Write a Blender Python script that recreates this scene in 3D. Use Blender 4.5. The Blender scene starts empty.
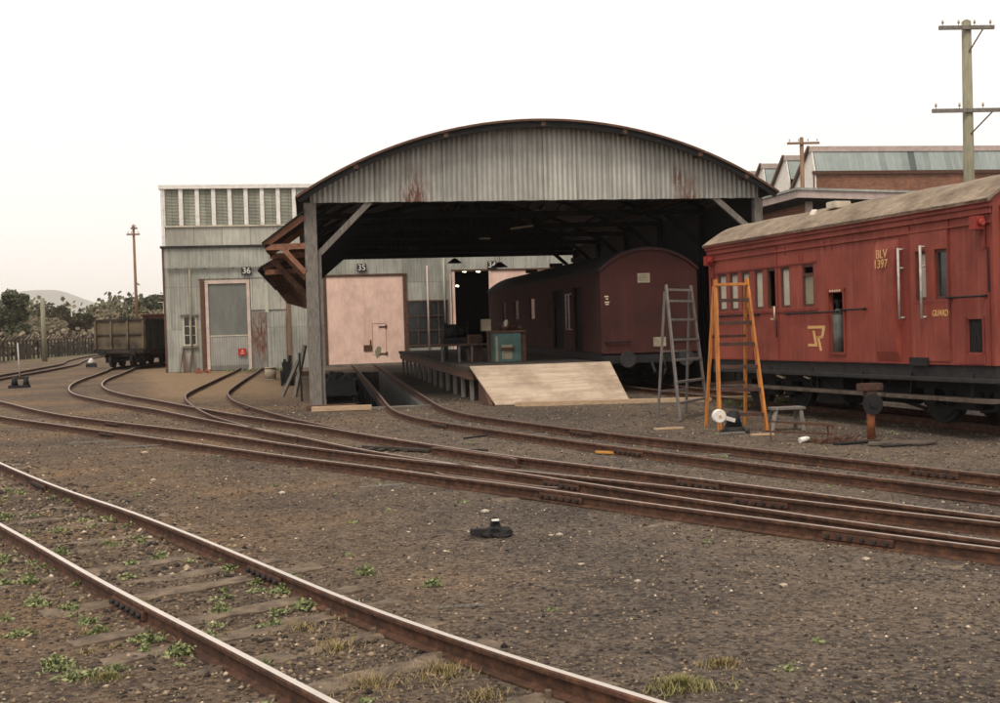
import bpy, bmesh, math, random
import numpy as np
from mathutils import Vector, Matrix
random.seed(7); rng = np.random.default_rng(11)
PI = math.pi
sc = bpy.context.scene
col = sc.collection
V = Vector

# ------------------------------------------------------------------ mesh builder
class MB:
    def __init__(s): s.v = []; s.f = []; s.m = []; s.sm = []; s.mi = 0; s.smooth = False
    def add(s, vs, fs, sm=None):
        b = len(s.v); s.v += [tuple(p) for p in vs]
        for f in fs:
            s.f.append(tuple(b + i for i in f)); s.m.append(s.mi); s.sm.append(s.smooth if sm is None else sm)
        return s
    def box(s, x0, x1, y0, y1, z0, z1):
        return s.add([(x0,y0,z0),(x1,y0,z0),(x1,y1,z0),(x0,y1,z0),(x0,y0,z1),(x1,y0,z1),(x1,y1,z1),(x0,y1,z1)],
              [(0,3,2,1),(4,5,6,7),(0,1,5,4),(1,2,6,5),(2,3,7,6),(3,0,4,7)])
    def bar(s, a, b, w, h, up=(0,0,1), w2=None, h2=None):
        a, b = V(a), V(b); d = (b-a).normalized(); up = V(up)
        if abs(d.dot(up)) > .98: up = V((0,1,0)) if abs(d.y) < .9 else V((1,0,0))
        r = d.cross(up).normalized(); u = r.cross(d); w2 = w2 or w; h2 = h2 or h
        vs = []
        for p, ww, hh in ((a,w,h),(b,w2,h2)):
            for sx, sz in ((-1,-1),(1,-1),(1,1),(-1,1)): vs.append(p + r*sx*ww/2 + u*sz*hh/2)
        return s.add(vs, [(0,1,2,3),(7,6,5,4),(0,4,5,1),(1,5,6,2),(2,6,7,3),(3,7,4,0)])
    def cyl(s, a, b, r, r2=None, n=12, cap=True):
        a, b = V(a), V(b); d = (b-a).normalized(); r2 = r if r2 is None else r2
        u = d.orthogonal().normalized(); w = d.cross(u)
        vs = []
        for p, rr in ((a,r),(b,r2)):
            for i in range(n):
                t = 2*PI*i/n; vs.append(p + u*math.cos(t)*rr + w*math.sin(t)*rr)
        s.add(vs, [(i,(i+1)%n,n+(i+1)%n,n+i) for i in range(n)], True)
        if cap: 
            b0 = len(s.v) - 2*n
            for f in (tuple(b0+i for i in reversed(range(n))), tuple(b0+n+i for i in range(n))):
                s.f.append(f); s.m.append(s.mi); s.sm.append(False)
        return s
    def tube(s, pts, r, n=8):
        for a, b in zip(pts[:-1], pts[1:]): s.cyl(a, b, r, n=n)
        return s
    def prism(s, poly, off):            # poly: 3D points in a plane, off: extrusion vector
        n = len(poly); off = V(off); vs = [V(p) for p in poly] + [V(p)+off for p in poly]
        return s.add(vs, [tuple(reversed(range(n))), tuple(range(n,2*n))] + [(i,(i+1)%n,n+(i+1)%n,n+i) for i in range(n)])
    def quad(s, a, b, c, d): return s.add([a,b,c,d], [(0,1,2,3)])
    def wall(s, fn, us, zs, holes, t):
        """sheet with thickness and real openings; fn(u, z, depth)->point; holes (u0,u1,z0,z1)"""
        us = sorted(set(us) | {h[0] for h in holes} | {h[1] for h in holes})
        zs = sorted(set(zs) | {h[2] for h in holes} | {h[3] for h in holes})
        def inh(i, j):
            if i < 0 or j < 0 or i >= len(us)-1 or j >= len(zs)-1: return True
            cu, cz = (us[i]+us[i+1])/2, (zs[j]+zs[j+1])/2
            return any(h[0] < cu < h[1] and h[2] < cz < h[3] for h in holes)
        for i in range(len(us)-1):
            for j in range(len(zs)-1):
                if inh(i, j): continue
                u0, u1, z0, z1 = us[i], us[i+1], zs[j], zs[j+1]
                s.quad(fn(u0,z0,0), fn(u1,z0,0), fn(u1,z1,0), fn(u0,z1,0))
                s.quad(fn(u0,z1,t), fn(u1,z1,t), fn(u1,z0,t), fn(u0,z0,t))
                if inh(i-1,j): s.quad(fn(u0,z0,t), fn(u0,z0,0), fn(u0,z1,0), fn(u0,z1,t))
                if inh(i+1,j): s.quad(fn(u1,z0,0), fn(u1,z0,t), fn(u1,z1,t), fn(u1,z1,0))
                if inh(i,j-1): s.quad(fn(u0,z0,t), fn(u1,z0,t), fn(u1,z0,0), fn(u0,z0,0))
                if inh(i,j+1): s.quad(fn(u0,z1,0), fn(u1,z1,0), fn(u1,z1,t), fn(u0,z1,t))
        return s
    def build(s, name, mats, parent=None, bevel=0, loc=None):
        me = bpy.data.meshes.new(name); me.from_pydata(s.v, [], s.f)
        if not isinstance(mats, (list, tuple)): mats = [mats]
        for m in mats: me.materials.append(m)
        me.polygons.foreach_set('material_index', s.m); me.polygons.foreach_set('use_smooth', s.sm)
        me.update()
        if bevel:
            bm = bmesh.new(); bm.from_mesh(me); bmesh.ops.remove_doubles(bm, verts=bm.verts, dist=1e-5)
            try: bmesh.ops.bevel(bm, geom=[e for e in bm.edges if len(e.link_faces) == 2 and e.calc_face_angle(0) > .6], offset=bevel, segments=2, affect='EDGES', clamp_overlap=True)
            except Exception: pass
            bm.to_mesh(me); bm.free()
        o = bpy.data.objects.new(name, me); col.objects.link(o)
        if parent: o.parent = parent
        if loc: o.location = loc
        return o

def tag(o, label=None, cat=None, group=None, kind=None):
    if label: o['label'] = label
    if cat: o['category'] = cat
    if group: o['group'] = group
    if kind: o['kind'] = kind
    return o
def thing(name, loc, label, cat, group=None, rz=0):
    o = bpy.data.objects.new(name, None); col.objects.link(o); o.location = loc; o.rotation_euler = (0,0,rz)
    o.empty_display_size = .2
    return tag(o, label, cat, group)
def kids(o): return [c for c in bpy.data.objects if c.parent == o]
def copy_tree(o, parent=None):
    c = o.copy(); col.objects.link(c)
    if parent: c.parent = parent
    for ch in kids(o): copy_tree(ch, c)
    return c
def text_mesh(name, body, size, mat, parent, mw, ext=.004, align='CENTER', bold=0.0, sx=1.0):
    """flat lettering as a mesh; mw: local matrix, text lies in its XY plane"""
    cu = bpy.data.curves.new(name, 'FONT'); cu.body = body; cu.size = size; cu.extrude = ext; cu.offset = bold
    cu.align_x = align; cu.align_y = 'CENTER'
    to = bpy.data.objects.new(name + '_tmp', cu); col.objects.link(to)
    bpy.context.view_layer.update()
    me = bpy.data.meshes.new_from_object(to.evaluated_get(bpy.context.evaluated_depsgraph_get()))
    me.transform(Matrix.Diagonal((sx,1,1,1))); me.transform(mw)
    me.materials.clear(); me.materials.append(mat)
    bpy.data.objects.remove(to); bpy.data.curves.remove(cu)
    o = bpy.data.objects.new(name, me); col.objects.link(o); o.parent = parent
    return o

# ------------------------------------------------------------------ materials
def srgb(r, g, b):
    f = lambda c: (c/255/12.92) if c/255 <= .04045 else ((c/255+.055)/1.055)**2.4
    return (f(r), f(g), f(b))
class NT:
    def __init__(s, name):
        s.m = bpy.data.materials.new(name); s.m.use_nodes = True; s.t = s.m.node_tree; s.t.nodes.clear()
        s.out = s.t.nodes.new('ShaderNodeOutputMaterial')
    def n(s, ty, **kw):
        nd = s.t.nodes.new('ShaderNode' + ty)
        for k, v in kw.items():
            if k.startswith('_'): setattr(nd, k[1:], v)
            else:
                k2 = int(k[1:]) if k[0] == 'i' and k[1:].isdigit() else k.replace('__', ' ')
                if isinstance(v, bpy.types.NodeSocket): s.t.links.new(v, nd.inputs[k2])
                else: nd.inputs[k2].default_value = v
        return nd
    def coord(s, stretch=(1,1,1), kind='Object', rot=(0,0,0)):
        tc = s.n('TexCoord'); mp = s.n('Mapping', Vector=tc.outputs[kind]); mp.inputs['Scale'].default_value = stretch; mp.inputs['Rotation'].default_value = rot
        return mp.outputs[0]
    def noise(s, vec, scale, detail=6, rough=.6, dist=0):
        return s.n('TexNoise', Vector=vec, Scale=scale, Detail=detail, Roughness=rough, Distortion=dist).outputs['Fac']
    def ramp(s, fac, stops, interp='LINEAR'):
        r = s.n('ValToRGB', Fac=fac); cr = r.color_ramp; cr.interpolation = interp
        while len(cr.elements) < len(stops): cr.elements.new(.5)
        for e, (p, c) in zip(cr.elements, stops):
            e.position = p; e.color = (*c, 1) if isinstance(c, (tuple, list)) else (c, c, c, 1)
        return r.outputs[0]
    def mix(s, fac, a, b, mode='MIX'):
        m = s.t.nodes.new('ShaderNodeMix'); m.data_type = 'RGBA'; m.blend_type = mode
        for k, v in ((0, fac), (6, a), (7, b)):
            if isinstance(v, bpy.types.NodeSocket): s.t.links.new(v, m.inputs[k])
            else: m.inputs[k].default_value = (*v, 1) if isinstance(v, (tuple, list)) and len(v) == 3 else v
        return m.outputs[2]
    def math(s, op, a, b=0, c=None, clamp=False):
        m = s.t.nodes.new('ShaderNodeMath'); m.operation = op; m.use_clamp = clamp
        for k, v in enumerate((a, b) if c is None else (a, b, c)):
            if isinstance(v, bpy.types.NodeSocket): s.t.links.new(v, m.inputs[k])
            else: m.inputs[k].default_value = v
        return m.outputs[0]
    def sep(s, vec):
        return s.n('SeparateXYZ', Vector=vec).outputs
    def bump(s, h, strength=.3, dist=.01, nrm=None):
        b = s.n('Bump', Height=h, Strength=strength, Distance=dist)
        if nrm: s.t.links.new(nrm, b.inputs['Normal'])
        return b.outputs[0]
    def bsdf(s, color, rough=.8, metal=0.0, normal=None, spec=.5, trans=0.0):
        b = s.n('BsdfPrincipled'); 
        for k, v in (('Base Color', color), ('Roughness', rough), ('Metallic', metal), ('Specular IOR Level', spec), ('Transmission Weight', trans)):
            if isinstance(v, bpy.types.NodeSocket): s.t.links.new(v, b.inputs[k])
            else: b.inputs[k].default_value = (*v, 1) if isinstance(v, (tuple, list)) and len(v) == 3 else v
        if normal: s.t.links.new(normal, b.inputs['Normal'])
        s.t.links.new(b.outputs[0], s.out.inputs[0]); return b

def simple(name, c1, c2=None, scale=6, rough=.8, metal=0.0, bump=.3, bscale=None, stretch=(1,1,1), bdist=.006, lo=.35, hi=.65, c3=None, spec=.4, dirt=None):
    """two-tone noise material with bump; dirt=(color, amount)"""
    t = NT(name); c2 = c2 or tuple(x*.7 for x in c1)
    v = t.coord(stretch); n1 = t.noise(v, scale, 8, .65)
    st = [(lo, c2), (hi, c1)] if c3 is None else [(lo, c2), ((lo+hi)/2, c1), (hi, c3)]
    c = t.ramp(n1, st)
    v2 = t.coord(stretch); n2 = t.noise(v2, bscale or scale*6, 6, .7)
    c = t.mix(.35, c, t.ramp(n2, [(.3, .45), (.7, 1.0)]), 'MULTIPLY')
    if dirt:
        n3 = t.noise(t.coord(), 1.3, 6, .7); c = t.mix(t.math('MULTIPLY', t.ramp(n3, [(.45,0.0),(.65,1.0)]), dirt[1]), c, dirt[0])
    t.bsdf(c, rough, metal, t.bump(n2, bump, bdist), spec)
    return t.m

MAT = {}
MAT['timber_grey'] = simple('weathered_grey_timber', (.25,.225,.195), (.105,.092,.08), 7, .9, stretch=(6,6,.7), bump=.5)
MAT['timber_brown'] = simple('brown_stained_timber', (.15,.075,.045), (.06,.032,.022), 5, .85, stretch=(2,5,2))
MAT['timber_orange'] = simple('reddish_timber', (.3,.14,.085), (.16,.07,.04), 4, .85, stretch=(2,5,2))
MAT['timber_pale'] = simple('pale_new_timber', (.52,.38,.24), (.36,.25,.16), 5, .8, stretch=(.7,6,6))
MAT['sleeper'] = simple('old_sleeper_timber', (.21,.155,.105), (.065,.046,.032), 7, .95, stretch=(1,1,1), bump=.8, bdist=.012)
MAT['dark_wood'] = simple('black_timber', (.010,.009,.009), (.005,.005,.005), 5, .95)
MAT['iron_black'] = simple('grimy_black_iron', (.014,.013,.014), (.006,.006,.007), 9, .75, bump=.4)
MAT['iron_dark'] = simple('dusty_dark_iron', (.03,.028,.027), (.012,.012,.013), 6, .8, bump=.4)
MAT['iron_rust'] = simple('rusty_iron', (.12,.052,.028), (.045,.022,.015), 16, .9, bump=.6)
MAT['white'] = simple('old_white_paint', (.84,.81,.75), (.66,.62,.56), 5, .7)
MAT['pale_cream'] = simple('cream_paint', (.62,.56,.44), (.42,.36,.27), 5, .7)
MAT['letter_white'] = simple('cream_lettering_paint', (.68,.58,.42), (.5,.42,.3), 12, .7)
MAT['letter_yellow'] = simple('yellow_lettering_paint', (.7,.42,.17), (.55,.33,.13), 12, .7)
MAT['letter_black'] = simple('black_paint', (.02,.02,.02), (.015,.015,.015), 5, .6)
MAT['red_notice'] = simple('red_enamel', (.5,.02,.015), (.38,.02,.02), 5, .5)
MAT['orange_ladder'] = simple('orange_varnished_timber', (.62,.24,.045), (.3,.1,.025), 3, .55, stretch=(6,6,.8))
MAT['ladder_grey'] = simple('grey_old_ladder_timber', (.2,.175,.16), (.1,.09,.085), 6, .85, stretch=(6,6,.8))
MAT['ladder_dark'] = simple('dark_brown_rung_timber', (.085,.04,.028), (.04,.02,.016), 6, .8)
MAT['platform_top'] = simple('oily_plank_deck', (.07,.055,.045), (.028,.022,.02), 3, .9, stretch=(5,1,1))
MAT['concrete'] = simple('stained_concrete', (.2,.175,.145), (.1,.085,.07), 2, .9, bump=.4)
MAT['concrete_dark'] = simple('oily_pit_concrete', (.022,.022,.02), (.008,.008,.008), 2, .9)
MAT['pit_wall'] = simple('damp_pit_wall', (.12,.115,.1), (.035,.034,.032), 2.5, .9, stretch=(1,1,.3))
MAT['teal'] = simple('teal_enamel', (.085,.165,.145), (.05,.1,.088), 4, .6)
MAT['tin_can'] = simple('dull_cream_tin', (.36,.31,.22), (.22,.18,.12), 5, .7)
MAT['glass_dark'] = simple('dark_window_glass', (.03,.035,.038), (.015,.018,.02), 2, .15, bump=.02, spec=.6)
MAT['black_void'] = simple('unlit_black', (.01,.01,.012), (.005,.005,.006), 3, .95)  # near black standing in for unlit depth in openings and corners
MAT['post_green'] = simple('mossy_post_timber', (.3,.28,.19), (.17,.165,.115), 5, .9, stretch=(5,5,.4))
MAT['pole_brown'] = simple('brown_pole_timber', (.28,.17,.1), (.14,.08,.05), 4, .9, stretch=(5,5,.4))
MAT['plate_brown'] = simple('dusty_brown_plate', (.12,.09,.07), (.05,.038,.03), 6, .85)
MAT['rubbish'] = simple('greasy_black_rags', (.03,.026,.026), (.01,.01,.01), 14, .9, bump=.8, bdist=.03)
MAT['pink_fascia'] = simple('faded_pink_fascia', (.52,.42,.37), (.38,.3,.27), 3, .8)
MAT['porcelain'] = simple('pale_porcelain', (.5,.38,.3), (.4,.3,.24), 3, .4)
MAT['orange_post'] = simple('rusty_orange_paint', (.34,.11,.035), (.15,.05,.025), 9, .8)
MAT['lamp_red'] = simple('scarlet_lamp_paint', (.34,.03,.018), (.2,.024,.016), 6, .5)
MAT['handrail'] = simple('worn_white_handrail', (.6,.56,.5), (.36,.32,.29), 14, .6)
MAT['stone_pale'] = simple('pale_stone', (.5,.42,.32), (.32,.26,.2), 9, .9)

def galv(name, base=(.33,.33,.30), dark=(.17,.17,.155), panel=.76, row=1.9, axis='x', rust=None, wave=None, rustamt=.15, vstreak=.6):
    t = NT(name); tc = t.coord(); X, Y, Z = t.sep(tc)
    u = X if axis == 'x' else Y
    pid = t.n('CombineXYZ', X=t.math('FLOOR', t.math('DIVIDE', u, panel)), Y=t.math('FLOOR', t.math('DIVIDE', Z, row)), Z=0.0).outputs[0]
    wn = t.n('TexWhiteNoise', Vector=pid); pv = wn.outputs['Value']
    st = t.noise(t.coord((5,5,.35)), 2.2, 8, .7)
    bl = t.noise(tc, .9, 8, .65)
    c = t.ramp(st, [(.3, dark), (.5, tuple(x*.85 for x in base)), (.66, base)])
    c = t.mix(.55, c, t.ramp(pv, [(0, .6), (.5, .88), (1, 1.16)]), 'MULTIPLY')
    c = t.mix(vstreak, c, t.ramp(bl, [(.35, .6), (.65, 1.1)]), 'MULTIPLY')
    fu = t.math('FRACT', t.math('DIVIDE', u, panel)); seam = t.math('LESS_THAN', fu, .022)
    c = t.mix(t.math('MULTIPLY', seam, .6), c, (.06,.055,.05))
    fz = t.math('FRACT', t.math('DIVIDE', Z, row)); sz = t.math('LESS_THAN', fz, .012)
    c = t.mix(t.math('MULTIPLY', sz, .5), c, (.08,.075,.065))
    rn = t.noise(t.coord((3,3,.8)), 2.5, 10, .75)
    c = t.mix(t.math('MULTIPLY', t.ramp(rn, [(.6,0.0),(.72,1.0)]), rustamt), c, (.2,.08,.04))
    for (rx, rz, rad) in (rust or []):
        d = t.math('SQRT', t.math('ADD', t.math('POWER', t.math('SUBTRACT', u, rx), 2), t.math('POWER', t.math('MULTIPLY', t.math('SUBTRACT', Z, rz), .55), 2)))
        msk = t.math('MULTIPLY', t.ramp(t.math('DIVIDE', d, rad), [(.0, 1.0), (1.0, 0.0)]), t.ramp(t.noise(t.coord((9,9,1.6)), 1.6, 9, .8), [(.42, 0.0), (.55, 1.0)]))
        c = t.mix(t.math('MULTIPLY', msk, 1.5, clamp=True), c, (.13,.045,.025))
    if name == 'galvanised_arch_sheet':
        rb = t.math('SINE', t.math('MULTIPLY', u, 2*PI/.118)); c = t.mix(t.math('MULTIPLY', t.math('GREATER_THAN', rb, .35), .38), c, (.09,.085,.075))  # valley dirt and rib shading both put into the colour as dark stripes
    nrm = None
    if wave:
        w = t.math('SINE', t.math('MULTIPLY', u, 2*PI/wave)); nrm = t.bump(w, .5, .012)
    nrm = t.bump(t.noise(t.coord(), 3, 5, .6), .25, .02, nrm)
    t.bsdf(c, .62, .15, nrm, .35)
    return t.m
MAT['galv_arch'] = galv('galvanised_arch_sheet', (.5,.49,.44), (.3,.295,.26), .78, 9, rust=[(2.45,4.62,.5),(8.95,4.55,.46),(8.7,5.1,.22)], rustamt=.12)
MAT['galv'] = galv('galvanised_wall_sheet', (.43,.43,.375), (.26,.26,.225), .84, 1.83, wave=.12, rustamt=.2)
MAT['galv_side'] = galv('galvanised_side_sheet', (.36,.36,.33), (.2,.2,.18), .84, 1.83, axis='y', wave=.12)
MAT['louvre'] = galv('grey_louvre_sheet', (.56,.56,.46), (.44,.44,.36), .71, 20, rustamt=.03)
MAT['fibro'] = galv('stained_fibro_sheet', (.55,.53,.45), (.36,.35,.3), 1.2, 20, rustamt=.12)
MAT['rusty_sheet'] = galv('rust_streaked_sheet', (.36,.36,.32), (.24,.24,.21), .62, 5, rust=[(-2.1,1.5,1.0)], rustamt=.3)
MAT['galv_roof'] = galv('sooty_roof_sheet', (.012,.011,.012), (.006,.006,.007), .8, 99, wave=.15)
MAT['door_pink'] = simple('faded_pink_door_paint', (.84,.59,.49), (.76,.52,.43), 1.1, .75, bump=.15, stretch=(2,1,.5), dirt=((.42,.29,.22), .5), lo=.3, hi=.6)
MAT['door_white'] = simple('pale_pink_frame_paint', (.66,.52,.44), (.5,.39,.33), 3, .75)
MAT['frosted'] = simple('grimy_frosted_glass', (.19,.195,.17), (.13,.135,.12), 2.5, .35, bump=.05, stretch=(1.3,1,.3))
MAT['corr_door'] = galv('pale_corrugated_door', (.42,.41,.37), (.34,.33,.3), 5, 20, wave=.1, rustamt=.05)
MAT['ply'] = simple('pale_plywood', (.58,.46,.35), (.38,.29,.215), 2.2, .8, stretch=(.35,5,1), bump=.15, dirt=((.24,.175,.12), .75))

def van_red(name, c=(.24,.048,.03), d=(.145,.029,.02), dirtc=(.09,.03,.022), rough=.55):
    t = NT(name); v = t.coord()
    n = t.noise(v, .9, 8, .65); c1 = t.ramp(n, [(.32, d), (.6, c)])
    s = t.noise(t.coord((1,5,.25)), 3, 9, .75)
    c1 = t.mix(t.math('MULTIPLY', t.ramp(s, [(.5, 0.0), (.66, 1.0)]), .55), c1, (c[0]*1.25, c[1]*2.1, c[2]*2.6))
    s2 = t.noise(t.coord((1,7,.3)), 4, 9, .75)
    c1 = t.mix(t.math('MULTIPLY', t.ramp(s2, [(.55, 0.0), (.72, 1.0)]), .7), c1, dirtc)
    X, Y, Z = t.sep(v)
    g = t.math('LESS_THAN', t.math('FRACT', t.math('DIVIDE', Y, .118)), .05)
    nr = t.bump(t.math('SUBTRACT', 1.0, g), .35, .004)
    nr = t.bump(t.noise(v, 3.5, 4, .5), .18, .02, nr)
    nr = t.bump(t.noise(v, 60, 5, .7), .12, .004, nr)
    t.bsdf(c1, t.ramp(n, [(.3, .8), (.7, rough)]), 0, nr, .35)
    return t.m
MAT['van_red'] = van_red('faded_red_oxide_paint')
MAT['van_trim'] = van_red('dirty_red_trim_paint', (.2,.034,.022), (.11,.021,.016))
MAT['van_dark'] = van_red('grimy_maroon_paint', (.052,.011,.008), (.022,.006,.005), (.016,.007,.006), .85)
MAT['van_frame'] = simple('brown_window_frame_paint', (.1,.035,.024), (.06,.024,.018), 6, .7)
MAT['pane'] = simple('skylit_cream_pane', (.45,.41,.33), (.36,.32,.26), 1.6, .25, bump=.02)  # cream colour stands in for sky and daylight seen in the glass
MAT['pane_dull'] = simple('dusty_green_pane', (.27,.24,.16), (.19,.17,.115), 2.5, .4, bump=.02)

t = NT('brown_canvas_roof'); v = t.coord()
n = t.noise(v, 1.7, 10, .7); n2 = t.noise(v, 9, 8, .75); n3 = t.noise(t.coord((.6,3,1)), 2.2, 6, .7)
c = t.ramp(n, [(.3,(.13,.096,.068)),(.5,(.25,.193,.14)),(.68,(.36,.285,.21))])
c = t.mix(.7, c, t.ramp(n2, [(.35,.5),(.6,1.05)]), 'MULTIPLY'); c = t.mix(t.math('MULTIPLY', t.ramp(n3,[(.55,0.0),(.6,1.0)]),.4), c, (.12,.095,.075))
t.bsdf(c, .95, 0, t.bump(n2, .9, .03), .2); MAT['canvas'] = t.m
MAT['cylinder_grey'] = simple('grimy_grey_cylinder', (.12,.12,.11), (.06,.06,.058), 5, .6)

t = NT('red_brick'); v = t.coord((1,1,1), rot=(PI/2,0,0))
b = t.n('TexBrick', Vector=v, Scale=1.0, Color1=(.17,.062,.035,1), Color2=(.27,.115,.06,1), Mortar=(.17,.12,.09,1))
b.inputs['Mortar Size'].default_value = .006; b.inputs['Brick Width'].default_value = .24; b.inputs['Row Height'].default_value = .086
n = t.noise(t.coord((1,1,.5)), .5, 8, .7)
c = t.mix(.7, b.outputs[0], t.ramp(n, [(.35,.45),(.65,1.15)]), 'MULTIPLY')
t.bsdf(c, .9, 0, t.bump(b.outputs['Fac'], .3, .01)); MAT['brick'] = t.m

t = NT('roof_glazing'); v = t.coord(); X, Y, Z = t.sep(v)
wn = t.n('TexWhiteNoise', Vector=t.n('CombineXYZ', X=t.math('FLOOR', t.math('DIVIDE', X, .62)), Y=0.0, Z=0.0).outputs[0]).outputs['Value']
c = t.ramp(wn, [(0,(.06,.075,.07)),(.1,(.07,.085,.08)),(.12,(.19,.225,.21)),(1,(.28,.32,.3))], 'LINEAR')
g = t.math('LESS_THAN', t.math('FRACT', t.math('DIVIDE', X, .62)), .06); c = t.mix(t.math('MULTIPLY', g, .5), c, (.4,.42,.38))
c = t.mix(.5, c, t.ramp(t.noise(t.coord((2,1,.5)), 1.5, 8, .7), [(.35,.6),(.65,1.1)]), 'MULTIPLY')
t.bsdf(c, .45); MAT['glazing'] = t.m

def rail_mat(name, polish, top=.10):
    t = NT(name); v = t.coord(); geo = t.n('NewGeometry')
    nz = t.sep(geo.outputs['True Normal'])[2]; pz = t.sep(geo.outputs['Position'])[2]
    n = t.noise(v, 12, 9, .75); n2 = t.noise(v, 1.1, 6, .7)
    c = t.ramp(n, [(.3,(.022,.014,.011)),(.5,(.07,.033,.02)),(.7,(.16,.075,.04))])
    c = t.mix(.6, c, t.ramp(n2, [(.35,.55),(.65,1.15)]), 'MULTIPLY')
    m = t.math('MULTIPLY', t.math('GREATER_THAN', nz, .75), t.math('GREATER_THAN', pz, top))
    m = t.math('MULTIPLY', m, t.ramp(t.noise(t.coord(), 5, 6, .7), [(.25, polish*.75), (.6, polish)]))
    c = t.mix(m, c, (.7,.63,.56))
    t.bsdf(c, t.math('SUBTRACT', .85, t.math('MULTIPLY', m, .45)), t.math('MULTIPLY', m, .75), t.bump(n, .5, .004), .3)
    return t.m
MAT['rail_bright'] = rail_mat('rail_steel_polished_head', 1.0)
MAT['rail_dull'] = rail_mat('rail_steel_dull_head', .42)
MAT['rail_rust'] = rail_mat('rail_steel_rusty_head', .18)

def leaf_mat(name, a, b, c3, tr=.0):
    t = NT(name); geo = t.n('NewGeometry'); r = geo.outputs['Random Per Island']
    c = t.ramp(r, [(0,a),(.5,b),(1,c3)])
    c = t.mix(.5, c, t.ramp(t.noise(t.coord(), .7, 4, .6), [(.35,.6),(.65,1.15)]), 'MULTIPLY')
    t.bsdf(c, .85, 0, None, .15); return t.m
MAT['leaf_dark'] = leaf_mat('dark_foliage', (.045,.052,.028),(.075,.08,.044),(.105,.105,.06))
MAT['leaf_olive'] = leaf_mat('olive_foliage', (.085,.08,.045),(.125,.115,.068),(.165,.15,.095))  # this and the brown foliage are paled to stand in for distance haze
MAT['leaf_brown'] = leaf_mat('brown_scrub_foliage', (.13,.105,.07),(.175,.143,.095),(.225,.185,.125))
MAT['bark'] = simple('grey_bark', (.16,.125,.09), (.08,.06,.045), 6, .9)
MAT['weed'] = leaf_mat('green_weed_leaves', (.10,.12,.05),(.19,.215,.095),(.31,.32,.16))
MAT['dry_grass'] = leaf_mat('dry_grass_blades', (.13,.11,.045),(.26,.2,.09),(.38,.29,.15))
MAT['lime_moss'] = leaf_mat('yellow_green_tuft', (.13,.13,.045),(.22,.2,.08),(.32,.27,.13))
t = NT('mixed_cinders'); geo = t.n('NewGeometry'); c = t.ramp(geo.outputs['Random Per Island'], [(0,(.018,.015,.014)),(.25,(.055,.042,.033)),(.6,(.13,.096,.068)),(.86,(.22,.16,.105)),(.975,(.36,.27,.185)),(1,(.6,.5,.38))]); t.bsdf(c, .9, 0, t.bump(t.noise(t.coord(),60,4,.7),.4,.004), .25); MAT['cinder'] = t.m

def ground_mat():
    t = NT('cinder_ground'); v = t.coord(); X, Y, Z = t.sep(v)
    n1 = t.noise(v, .35, 8, .6); n2 = t.noise(v, 3.2, 8, .7); n3 = t.noise(v, 22, 6, .75)
    vo = t.n('TexVoronoi', Vector=v, Scale=34.0); vo.feature = 'F1'
    c = t.ramp(n2, [(.3,(.078,.061,.048)),(.5,(.128,.101,.08)),(.72,(.185,.147,.117))])
    c = t.mix(.8, c, t.ramp(n1, [(.36,(.5,.5,.53)),(.5,(.9,.88,.86)),(.64,(1.3,1.2,1.06))]), 'MULTIPLY')
    c = t.mix(.75, c, t.ramp(n3, [(.34,.3),(.5,.95),(.66,1.6)]), 'MULTIPLY')
    wm = t.n('MapRange', Value=X); wm.inputs[1].default_value = 2.0; wm.inputs[2].default_value = -1.0
    c = t.mix(t.math('MULTIPLY', wm.outputs[0], t.ramp(n1, [(.35,.5),(.6,1.0)])), c, t.mix(1.0, c, (1.22,1.02,.78), 'MULTIPLY'))
    vr = t.sep(vo.outputs['Color'])[0]
    c = t.mix(t.math('MULTIPLY', t.math('GREATER_THAN', vr, .86), .55), c, (.2,.155,.11))
    c = t.mix(t.math('MULTIPLY', t.math('LESS_THAN', vr, .2), .6), c, (.022,.019,.017))
    # tan dirt apron before the engine shed doors, with a ragged edge
    def band(val, a0, a1, w):
        nn = t.math('MULTIPLY', t.math('SUBTRACT', t.noise(v, .9, 6, .7), .5), 3.0*w)
        vv = t.math('ADD', val, nn)
        up = t.n('MapRange', Value=vv); up.inputs[1].default_value = a0 - w; up.inputs[2].default_value = a0 + w
        dn = t.n('MapRange', Value=vv); dn.inputs[1].default_value = a1 - w; dn.inputs[2].default_value = a1 + w; dn.inputs[3].default_value = 1; dn.inputs[4].default_value = 0
        return t.math('MULTIPLY', up.outputs[0], dn.outputs[0])
    ap = t.math('MULTIPLY', band(t.math('ADD', X, t.math('MULTIPLY', t.math('SUBTRACT', Y, 30.0), .17)), -3.6, .4, .5), band(Y, 31.5, 60, 2.0))
    tan = t.mix(.7, t.ramp(n2, [(.3,(.19,.125,.07)),(.7,(.29,.2,.12))]), t.ramp(n3, [(.32,.7),(.68,1.15)]), 'MULTIPLY')
    c = t.mix(t.math('MULTIPLY', ap, .85), c, tan)
    # coal-black and oily patch inside the shed and beside the right hand van
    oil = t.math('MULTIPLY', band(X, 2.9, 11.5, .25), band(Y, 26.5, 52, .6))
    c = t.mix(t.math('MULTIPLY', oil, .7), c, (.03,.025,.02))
    far = t.n('MapRange', Value=Y); far.inputs[1].default_value = 70; far.inputs[2].default_value = 100
    c = t.mix(far.outputs[0], c, (.13,.11,.06))
    h = t.math('ADD', t.math('MULTIPLY', n3, 1.0), t.math('MULTIPLY', vo.outputs['Distance'], -.8))
    nr = t.bump(h, .9, .03); nr = t.bump(n2, .5, .06, nr)
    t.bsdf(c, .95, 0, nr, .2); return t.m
MAT['ground'] = ground_mat()
MAT['hill'] = simple('distant_bush_hill', (.085,.085,.05), (.05,.05,.03), .02, .95, bump=.1)
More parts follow.
